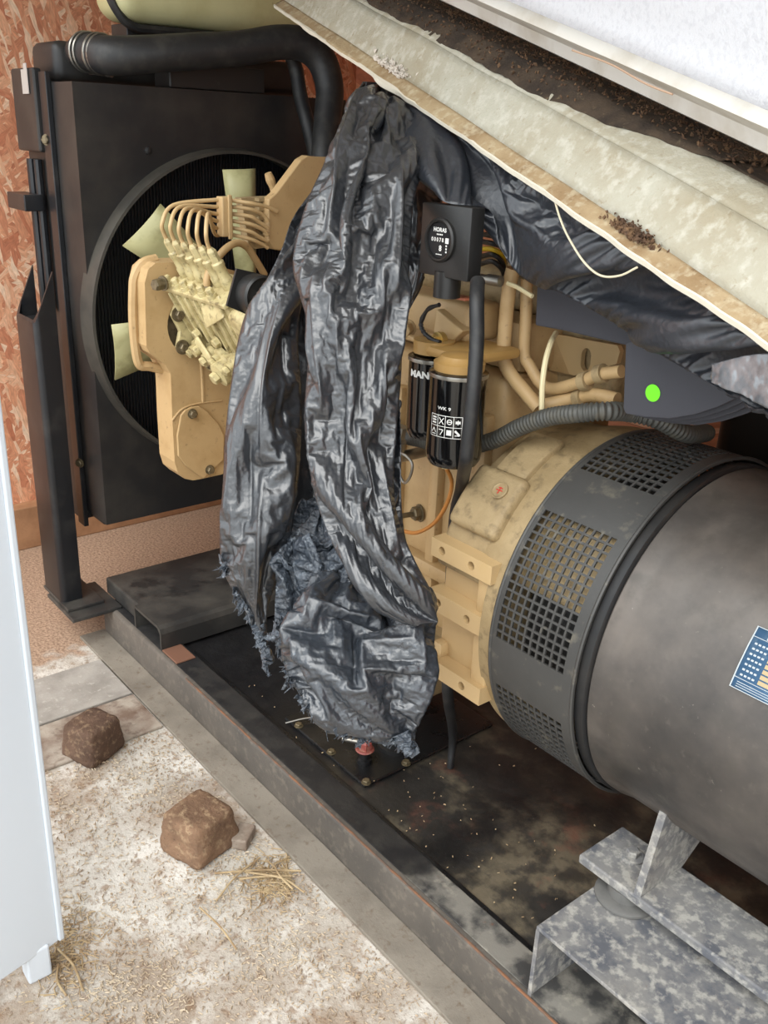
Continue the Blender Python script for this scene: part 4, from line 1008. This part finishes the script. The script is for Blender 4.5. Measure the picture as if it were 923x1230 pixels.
def resample(P, nu, nv):
    a, b = P.shape[:2]; u = np.linspace(0, a-1, nu); v = np.linspace(0, b-1, nv)
    i0 = np.minimum(u.astype(int), a-2); j0 = np.minimum(v.astype(int), b-2); fu_ = (u-i0)[:, None, None]; fv_ = (v-j0)[None, :, None]
    g_ = lambda i, j: P[np.ix_(i, j)]
    return (g_(i0, j0)*(1-fu_)+g_(i0+1, j0)*fu_)*(1-fv_)+(g_(i0, j0+1)*(1-fu_)+g_(i0+1, j0+1)*fu_)*fv_
def buckle(Lp, Rp, cell, seed, fu, fv, lines=(), bulge=.02, lim=.05, levels=4, its=(260, 170, 120, 80), noise_a=.010):
    """a plastic sheet wider and longer than its outline, relaxed until it folds out of plane.
    Lp, Rp: the two side edges, top to bottom"""
    r = np.random.default_rng(seed)
    Lp = spline(Lp, 12); Rp = spline(Rp, 12)
    ln = np.linalg.norm(np.diff((Lp+Rp)/2, axis=0), axis=1).sum(); wd = np.linalg.norm(Rp-Lp, axis=1).mean()
    P = None
    for L in range(levels):
        c_ = cell*2**(levels-1-L); nu = max(6, int(ln*fv/c_)); nv = max(6, int(wd*fu/c_))
        T = np.linspace(0, 1, nu); tq = np.linspace(0, 1, len(Lp)); X_ = np.linspace(-1, 1, nv)
        l_ = np.array([np.interp(T, tq, Lp[:, k]) for k in range(3)]).T; r_ = np.array([np.interp(T, tq, Rp[:, k]) for k in range(3)]).T
        base = l_[:, None, :]*(1-(X_[None, :, None]+1)/2)+r_[:, None, :]*((X_[None, :, None]+1)/2)
        hw_ = np.linalg.norm(r_-l_, axis=1)/2
        base = base-(np.minimum(bulge, hw_*.6)[:, None]*(1-X_[None, :]**2))[:, :, None]*FW
        fr = [.60, .78, .91, 1.0][L+4-levels]
        if P is None:
            off = noise_a*r.normal(size=(nu, nv)); off = (off+np.roll(off, 1, 0)+np.roll(off, -1, 0))/2
            fl_ = base.reshape(-1, 3)
            if lines: off = off+ridges(fl_, lines).reshape(nu, nv)*1.6
            P = base-off[:, :, None]*FW
            env = r.uniform(.45, 1.55, size=(5, 5, 1))
        else:
            P = resample(P, nu, nv)+r.normal(size=(nu, nv, 1))*c_*.16*FW
        ev = resample(env, nu, nv)[:, :, 0]
        bu = np.linalg.norm(base[:, 1:]-base[:, :-1], axis=2); bv = np.linalg.norm(base[1:]-base[:-1], axis=2)
        ru = bu*(1+(fu-1)*fr*.5*(ev[:, 1:]+ev[:, :-1])); rv = bv*(1+(fv-1)*fr*.5*(ev[1:]+ev[:-1]))
        rd_1 = np.sqrt(((ru[1:]+ru[:-1])/2)**2+((rv[:, 1:]+rv[:, :-1])/2)**2)
        def pr_(sa, sb, rest, k=.5):
            d = P[sb]-P[sa]; q = np.linalg.norm(d, axis=2)+1e-9; co = (k*(1-rest/q))[:, :, None]*d; P[sa] += co; P[sb] -= co
        S = slice
        for it in range(its[L+4-levels]):
            for o in (0, 1):
                n_ = (nv-1-o+1)//2; a_ = (S(None), S(o, o+2*n_, 2)); b_ = (S(None), S(o+1, o+1+2*n_, 2)); pr_(a_, b_, ru[:, o::2][:, :n_])
                m_ = (nu-1-o+1)//2; a_ = (S(o, o+2*m_, 2),); b_ = (S(o+1, o+1+2*m_, 2),); pr_(a_, b_, rv[o::2][:m_])
                a_ = (S(o, o+2*m_, 2), S(0, nv-1)); b_ = (S(o+1, o+1+2*m_, 2), S(1, nv)); pr_(a_, b_, rd_1[o::2][:m_], .25)
                a_ = (S(o, o+2*m_, 2), S(1, nv)); b_ = (S(o+1, o+1+2*m_, 2), S(0, nv-1)); pr_(a_, b_, rd_1[o::2][:m_], .25)
            lam = (.05, .025, .012, .005)[L+4-levels]
            P[1:-1, 1:-1] += lam*((P[:-2, 1:-1]+P[2:, 1:-1]+P[1:-1, :-2]+P[1:-1, 2:])/4-P[1:-1, 1:-1])
            off = np.clip(((P-base)@FW), -lim, lim)
            lat = (P-base)-((P-base)@FW)[:, :, None]*FW
            P = base+lat+off[:, :, None]*FW
            for e in (0, -1): P[:, e] = base[:, e]+off[:, e, None]*FW*.6
            P[0] = base[0]+off[0, :, None]*FW
    g_ = G(); g_.sheet(P); return g_
def edges(rows):
    return [od(q[1], q[0], q[3]) for q in rows], [od(q[2], q[0], q[3]) for q in rows]
WV = ((.12, .007, 3, .35), (.05, .0042, 4, .6), (.022, .0016, 4, .8), (.010, .0005, 3, 1.0))
bag = thing('plastic_sheet', od(440, 890, 1.6), 'crumpled torn black plastic sheet hanging over the engine', 'plastic sheet')
def A(*q): return [(250+.3415*x, 80+.3415*y) for x, y in q]
def B(*q): return [(250+.3576*x, 480+.3576*y) for x, y in q]
# left hanging fold
LL = [(A((360, 640), (285, 790), (170, 870), (115, 960), (85, 1100), (70, 1230)), 14, .016), (A((285, 800), (305, 960), (318, 1230))+B((300, 200), (285, 420)), 9, .016),
      (B((100, 40), (95, 200), (110, 420), (130, 600)), 12, .014), (B((215, 0), (225, 200), (245, 400)), 12, .014), (B((165, 60), (170, 300), (185, 500)), 9, -.012),
      (B((60, 100), (52, 400), (60, 560)), 9, .008), (A((370, 590), (300, 720), (250, 765)), 10, .014), (A((200, 900), (170, 1100), (190, 1230)), 10, .010), (A((240, 960), (235, 1230)), 8, -.010),
      (B((110, 380), (180, 330), (225, 380)), 7, .008), (B((100, 500), (200, 470)), 7, .007), (B((90, 60), (230, 40)), 6, .006)]
part('left_fold', buckle(*edges([(225, 378, 400, 1.90), (262, 352, 392, 1.86), (300, 338, 386, 1.83), (340, 318, 378, 1.80), (370, 298, 362, 1.78), (410, 286, 358, 1.76), (460, 278, 361, 1.75), (520, 271, 362, 1.75), (580, 268, 358, 1.75), (640, 264, 350, 1.76), (680, 267, 338, 1.77), (710, 280, 328, 1.78), (740, 298, 320, 1.78), (770, 308, 322, 1.79), (800, 318, 324, 1.79)]), .0026, 1, 1.55, 1.08, LL, .030, .05), M_bag, bag, smooth=True, ang=180, solid=.0008)
# centre fold
CL = [(A((500, 600), (440, 720), (400, 900), (372, 1100), (352, 1230)), 12, .020), (A((625, 735), (520, 800), (455, 900), (415, 1020), (370, 1230)), 16, .022),
      (A((590, 340), (625, 480), (640, 620), (635, 740), (655, 900), (672, 1080), (655, 1230)), 12, .020), (A((520, 600), (580, 640), (630, 660)), 9, .016),
      (A((460, 260), (450, 380), (475, 520), (495, 600)), 13, .026), (A((600, 210), (540, 260), (520, 340)), 12, .018), (A((600, 210), (650, 290), (630, 350)), 10, .016),
      (A((340, 470), (390, 430), (440, 470), (430, 540)), 14, .018), (A((400, 560), (470, 575)), 7, .014), (A((400, 590), (430, 640), (430, 700)), 14, -.040), (A((560, 330), (580, 420), (530, 500)), 10, -.022),
      (A((590, 360), (600, 480), (540, 570)), 8, .014), (A((500, 300), (520, 350), (480, 380)), 7, .010), (A((620, 410), (700, 390), (760, 360)), 9, .016),
      (A((430, 330), (380, 400), (330, 450)), 12, .012), (A((450, 230), (400, 330)), 10, .012), (A((640, 140), (650, 210)), 10, -.02),
      (B((335, 0), (345, 200), (382, 380), (455, 560), (560, 680), (700, 745)), 9, .020), (B((470, 330), (520, 450), (600, 570), (690, 660)), 10, .016), (B((412, 210), (420, 330), (440, 420)), 7, .014),
      (B((415, 210), (500, 190), (530, 140)), 6, .014), (B((530, 130), (520, 250), (500, 380)), 9, .014), (B((600, 100), (630, 200), (600, 330), (610, 440)), 10, .012), (B((460, 240), (480, 330)), 8, -.016),
      (B((560, 180), (550, 300), (510, 400)), 8, -.016), (A((560, 860), (520, 960), (500, 1080), (470, 1230)), 11, .010), (A((600, 900), (590, 1060), (570, 1230)), 10, -.010), (B((420, 420), (520, 580), (640, 690)), 8, -.010)]
part('centre_fold', buckle(*edges([(98, 436, 470, 1.93), (125, 420, 490, 1.83), (160, 404, 508, 1.73), (200, 388, 508, 1.66), (240, 370, 498, 1.62), (280, 358, 494, 1.60), (320, 352, 492, 1.59), (360, 362, 490, 1.585), (400, 372, 484, 1.58), (450, 369, 482, 1.58), (500, 366, 478, 1.58), (550, 370, 474, 1.58), (600, 380, 474, 1.575), (640, 394, 484, 1.565), (680, 414, 502, 1.55), (710, 440, 518, 1.54), (735, 474, 524, 1.54), (748, 500, 526, 1.545)]), .0026, 2, 1.62, 1.10, CL, .040, .06), M_bag, bag, smooth=True, ang=180, solid=.0008)
# dark recess sheet between the folds
part('recess_fold', buckle(*edges([(300, 350, 400, 1.93), (400, 340, 400, 1.90), (500, 340, 400, 1.89), (600, 335, 410, 1.87), (660, 330, 420, 1.84)]), .008, 7, 1.5, 1.05, (), .01, .03, 3), M_bag, bag, smooth=True, ang=180, solid=.0008)
# streaming folds to the right of the centre
RL = [(A((725, 350), (690, 450), (650, 560)), 7, .018), (A((780, 430), (710, 560), (655, 700)), 7, .020), (A((770, 500), (720, 620), (670, 740)), 6, .016), (A((775, 620), (720, 740), (685, 850)), 7, .012), (A((750, 470), (680, 620)), 5, -.018), (A((700, 380), (650, 500)), 5, -.016)]
part('right_fold', buckle(*edges([(142, 482, 534, 1.82), (170, 486, 536, 1.79), (200, 484, 534, 1.78), (250, 480, 530, 1.77), (300, 478, 514, 1.75), (340, 478, 508, 1.74), (365, 480, 496, 1.73), (382, 482, 486, 1.73)]), .003, 3, 1.7, 1.08, RL, .012, .03), M_bag, bag, smooth=True, ang=180, solid=.0008)
part('side_fold', buckle(*edges([(480, 440, 480, 1.66), (540, 438, 482, 1.65), (590, 436, 482, 1.64), (640, 440, 486, 1.62), (690, 450, 500, 1.60)]), .003, 9, 1.7, 1.16, (), .02, .04), M_bag, bag, smooth=True, ang=180, solid=.0008)
# gathered band
GW = ((.05, .007, 4, 1.0), (.022, .004, 4, 1.0), (.010, .0018, 4, 1.0))
part('gathered_band', buckle(*edges([(600, 362, 392, 1.80), (630, 348, 408, 1.78), (660, 338, 424, 1.76), (685, 334, 440, 1.74), (715, 331, 420, 1.72), (760, 330, 378, 1.71), (790, 334, 362, 1.71)]), .0026, 4, 1.8, 1.5, (), .02, .04), M_hem, bag, smooth=True, ang=180, solid=.0008)
# lower torn lobe
TL = [(B((410, 700), (340, 770), (285, 840)), 14, .018), (B((430, 770), (470, 850), (490, 905)), 10, -.022), (B((490, 900), (450, 970), (415, 1040)), 9, -.020), (B((560, 700), (500, 740), (435, 775)), 14, .026), (B((690, 760), (590, 820), (495, 905)), 13, .024),
      (B((640, 880), (540, 970), (430, 1030)), 14, .026), (B((690, 790), (690, 900), (680, 1050)), 12, .020), (B((600, 930), (640, 1010), (650, 1060)), 9, .014), (B((350, 830), (340, 930)), 10, .012), (B((420, 800), (400, 900), (390, 1000)), 11, .016),
      (B((470, 1010), (540, 1040), (600, 1090)), 8, .012), (B((300, 900), (400, 960)), 8, .010), (B((620, 760), (580, 700)), 10, -.02), (B((300, 800), (280, 860)), 7, .010)]
TW = ((.10, .010, 3, .8), (.045, .005, 4, 1.0), (.016, .0014, 4, 1.0))
part('torn_lobe', buckle(*edges([(690, 380, 500, 1.68), (715, 362, 522, 1.65), (745, 345, 524, 1.61), (780, 338, 521, 1.59), (810, 346, 517, 1.575), (836, 362, 512, 1.57), (853, 380, 507, 1.575), (867, 402, 502, 1.58), (878, 440, 500, 1.585), (888, 478, 499, 1.59)]), .0026, 5, 1.38, 1.32, TL, .035, .06), M_lobe, bag, smooth=True, ang=180, solid=.0008)
# tattered hem strips
r = np.random.default_rng(21); g = G()
hem = [(266, 668, 1.76), (276, 705, 1.77), (296, 738, 1.78), (312, 768, 1.79), (322, 800, 1.79)]
hem2 = [(334, 745, 1.70), (338, 785, 1.64), (350, 822, 1.57), (370, 852, 1.56), (398, 872, 1.56), (430, 884, 1.565), (460, 888, 1.57), (485, 894, 1.575), (497, 902, 1.58)]
for hm_, n_ in ((hem, 50), (hem2, 130)):
    hh = spline([od(*q) for q in hm_], 20)
    for i in range(n_):
        p = hh[int(r.uniform(0, len(hh)-1))]+r.normal(size=3)*.003
        L_ = r.uniform(.004, .014); d = V(r.normal()*.4-.2, r.normal()*.4-.1, -1); d /= np.linalg.norm(d)
        s1 = r.normal(size=3); s1 -= d*np.dot(s1, d); s1 /= np.linalg.norm(s1); w_ = r.uniform(.002, .007)
        k1 = p+d*L_*.5+r.normal(size=3)*.004; k2 = p+d*L_+r.normal(size=3)*.006
        g.add([p-s1*w_-d*.012, p+s1*w_-d*.012, k1-s1*w_*.6, k1+s1*w_*.6, k2-s1*w_*.1, k2+s1*w_*.1], [(0, 1, 3, 2), (2, 3, 5, 4)])
part('tattered_hem', g, M_hem, bag, kind='stuff', solid=.0006)
def shred(px, r0):
    g = G().tube([od(*p) for p in px], r0, 7, 8); P = np.array(g.v); P += r.normal(size=P.shape)*.002; g.v = [tuple(q) for q in P]; return g
part('shred', shred([(310, 750, 1.785), (314, 770, 1.785), (322, 790, 1.78), (318, 800, 1.78), (324, 812, 1.78)], [.016, .008, .012, .006, .002]), M_hem, bag)
part('shred', shred([(322, 766, 1.775), (330, 765, 1.75), (340, 760, 1.72)], [.006, .010, .008]), M_hem, bag)
part('shred', shred([(436, 880, 1.57), (434, 890, 1.565), (430, 897, 1.565)], [.006, .004, .003]), M_hem, bag)
part('shred', shred([(482, 882, 1.575), (488, 896, 1.57), (493, 906, 1.57)], [.02, .012, .008]), M_hem, bag)
# taut sheet under the roof edge
g = G(); nuu, nvv = 200, 60
top_px = [(466, 102), (500, 126), (545, 158), (590, 190), (625, 215), (660, 240), (700, 268), (750, 300), (800, 334), (860, 375), (940, 428)]
bot_px = [(505, 190), (530, 240), (588, 252), (602, 298), (622, 328), (650, 346), (672, 351), (732, 384), (770, 411), (826, 445), (935, 506)]
es_ = np.linspace(-.3, 1.7, 80); ex_ = to_px([Bp+D*q for q in es_])[:, 0]; top_s = np.interp([p[0] for p in top_px], ex_[::-1], es_[::-1]); botd = np.array([1.74, 1.575, 1.575, 1.585, 1.57, 1.53, 1.50, 1.42, 1.36, 1.28, 1.10])
TPL = [(((600, 240), (680, 320), (760, 390), (850, 450)), 14, .012), (((620, 300), (700, 345), (800, 420)), 10, .010), (((690, 300), (760, 345), (830, 400)), 10, -.010), (((560, 200), (575, 245)), 8, .012), (((720, 290), (735, 340)), 8, .008), (((530, 170), (545, 235)), 8, .010), (((780, 350), (760, 385), (800, 410)), 9, .010), (((820, 390), (850, 440)), 9, .010)]
part('taut_sheet', buckle([od(*p, d) for p, d in zip(bot_px, botd)], [sp(q, .020, -.028) for q in top_s], .0036, 12, 1.13, 1.12, TPL, .008, .017), M_tarp, bag, smooth=True, ang=180, solid=.0008)
g = G(); hemp = [od(*p, d-.004) for p, d in zip(bot_px[3:], botd[3:])]
q_ = [od(*p, d) for p, d in (((690, 370), 1.43), ((740, 405), 1.36), ((800, 443), 1.285), ((860, 478), 1.20), ((935, 505), 1.10))]
# clear taped band at the lower right
t0 = spline([od(*p, d) for p, d in (((850, 440), 1.19), ((890, 430), 1.13), ((940, 425), 1.07))], 20); t1 = spline([od(*p, d) for p, d in (((850, 462), 1.19), ((890, 478), 1.13), ((940, 508), 1.06))], 20)
rows = [[a_+(b_-a_)*q for q in np.linspace(0, 1, 24)] for a_, b_ in zip(t0, t1)]
P = np.array(rows).reshape(-1, 3); P = P-np.outer(crumple(P, 15, ((.03, .004, 4, 1), (.012, .0012, 3, 1)))+.012, RC[2])
part('clear_tape', G().sheet(P.reshape(len(t0), 24, 3)), mat('shiny_tape', (120, 122, 126), .2, spec=.8, coat=.5, layers=((20, .5, .1, (70, 72, 76), .8),)), bag, smooth=True, ang=180, solid=.0006)

# ================================================================== FLOOR CLUTTER
def cobble(name, px_base, size, mt, label, seed, rot):
    c = oz(*px_base, 0)
    b = bmesh.new(); bmesh.ops.create_cube(b, size=2); bmesh.ops.subdivide_edges(b, edges=b.edges[:], cuts=14, use_grid_fill=True)
    for v in b.verts:
        p = v.co.copy(); s_ = Vector((p.x, p.y, p.z)); k = (abs(s_.x)**8+abs(s_.y)**8+abs(s_.z)**8)**(1/8); p = s_/k
        p *= 1+.07*noise.noise(p*1.1+Vector((seed, 0, 0)))+.03*noise.noise(p*4+Vector((0, seed, 0)))+.02*noise.noise(p*11)
        p = Vector((p.x*size[0]*(1-.07*p.z), p.y*size[1]*(1-.07*p.z), (p.z+.96)*size[2])); v.co = Matrix.Rotation(rot, 3, 'Z') @ p + Vector((c[0], c[1], 0))
    return single(name, G().bm(b), mt, label, 'stone', 'cobbles on the concrete floor', smooth=True, ang=180)
cobble('cobble_stone', (113, 903), (.055, .058, .050), M_stone2, 'darker brown rough cobble stone beside the wooden board', 2, .4)
cobble('cobble_stone', (240, 1015), (.062, .064, .052), M_stone, 'lighter brown rough cobble stone beside the rail foot and straw', 9, .3)
q = oz(284, 1010, 0); single('timber_scrap', G().obox((q[0]+.010, q[1]+.012, .014), V(.8, .6, 0), V(-.6, .8, 0), EZ, (.04, .06, .028), .004), M_boardb, 'small weathered timber scrap between cobble and rail foot', 'timber')
def straw(px0, px1, rad, label, group=None, lift=.004):
    a, b_ = oz(*px0, lift), oz(*px1, lift); mid = (a+b_)/2+V(rng.normal()*.01, rng.normal()*.01, .004)
    single('straw', G().tube([a, mid, b_], rad, 6), M_straw, label, 'straw', group, smooth=True)
for kk, (a, b_, lb_, gr_) in enumerate((((258, 1049), (362, 1046), 'thickest dry straw stalk, reaching from the lighter cobble to the rail foot', None), ((260, 1082), (312, 1030), 'dry straw stalk crossing the thick stalk below the lighter cobble', None),
        ((288, 1056), (350, 1052), 'dry straw stalk lying in the straw tangle by the rail foot', 'stalks in the straw tangle'), ((300, 1048), (366, 1072), 'dry straw stalk lying in the straw tangle by the rail foot', 'stalks in the straw tangle'), ((330, 1040), (352, 1068), 'dry straw stalk lying in the straw tangle by the rail foot', 'stalks in the straw tangle'),
        ((240, 1090), (284, 1140), 'single curved straw stalk alone on the bare concrete', None), ((70, 1158), (80, 1196), 'straw stalk leaning against the leg of the white door leaf', None), ((70, 1140), (100, 1190), 'straw stalk lying outside the leg of the white door leaf', None))):
    straw(a, b_, .0022, lb_, gr_, .004+.0035*(kk % 6))
st = oz(343, 870, .106); s2_ = oz(390, 865, .106)
single('thin_rod', G().tube([st+EZ*.004, (st+s2_)/2+EZ*.012, s2_+EZ*.01], .0022, 6), M_steel, 'thin bare wire lying across the black cover plate', 'wire', smooth=True)
def flakes(n, seed, fnp, lmin=.004, lmax=.016, zb=0.):
    r = np.random.default_rng(seed); g = G()
    for i in range(n):
        c = fnp(r); a = r.uniform(0, math.pi*2); L_ = r.uniform(lmin, lmax); w_ = r.uniform(.0008, .0028); h = r.uniform(.0006, .003)
        d = V(math.cos(a), math.sin(a), r.normal()*.15)*L_/2; s_ = V(-math.sin(a), math.cos(a), 0)*w_/2
        c = V(c[0], c[1], zb+.0015+abs(r.normal())*.0015)
        g.add([c-d-s_, c+d-s_, c+d+s_, c-d+s_, c-d*.8+EZ*h, c+d*.8+EZ*h], [(0, 1, 5, 4), (2, 3, 4, 5), (0, 4, 3), (1, 2, 5), (3, 2, 1, 0)])
    return g
fl = [(150, 900), (260, 1060), (340, 1060), (180, 1180), (100, 1120), (420, 1180), (90, 980), (330, 1150), (120, 1200), (200, 940)]
def fpos(r):
    if r.uniform() < .55:
        k = fl[int(r.integers(len(fl)))]; return oz(k[0]+r.normal()*40, k[1]+r.normal()*30, 0)
    return V(r.uniform(-2.0, -.75), r.uniform(.2, .90), 0)
def fpos2(r):
    while True:
        p = fpos(r)
        if p[1] < .90 and p[0] > -2.0: return p
single('wood_shavings', flakes(6000, 31, fpos2, .003, .010), M_chip, 'fine straw and wood shavings scattered over the concrete floor', 'shavings', kind='stuff')
single('straw_tangle', flakes(260, 33, lambda r: oz(min(345, 330+r.normal()*22), 1056+r.normal()*14, 0), .012, .045), M_straw, 'tangle of straw piled against the foot of the skid rail', 'straw', kind='stuff')
single('straw_litter', flakes(260, 35, lambda r: oz(80+r.normal()*18, 1140+r.normal()*28, 0), .010, .035), M_straw, 'loose straw litter beside the leg of the white door leaf', 'straw', kind='stuff')
single('deck_crumbs', flakes(110, 41, lambda r: V(r.uniform(-1.9, -.78), 1.08+abs(r.normal())*.16, 0), .002, .006, .1005), M_straw, 'pale crumbs scattered on the oily skid deck', 'debris', kind='stuff')
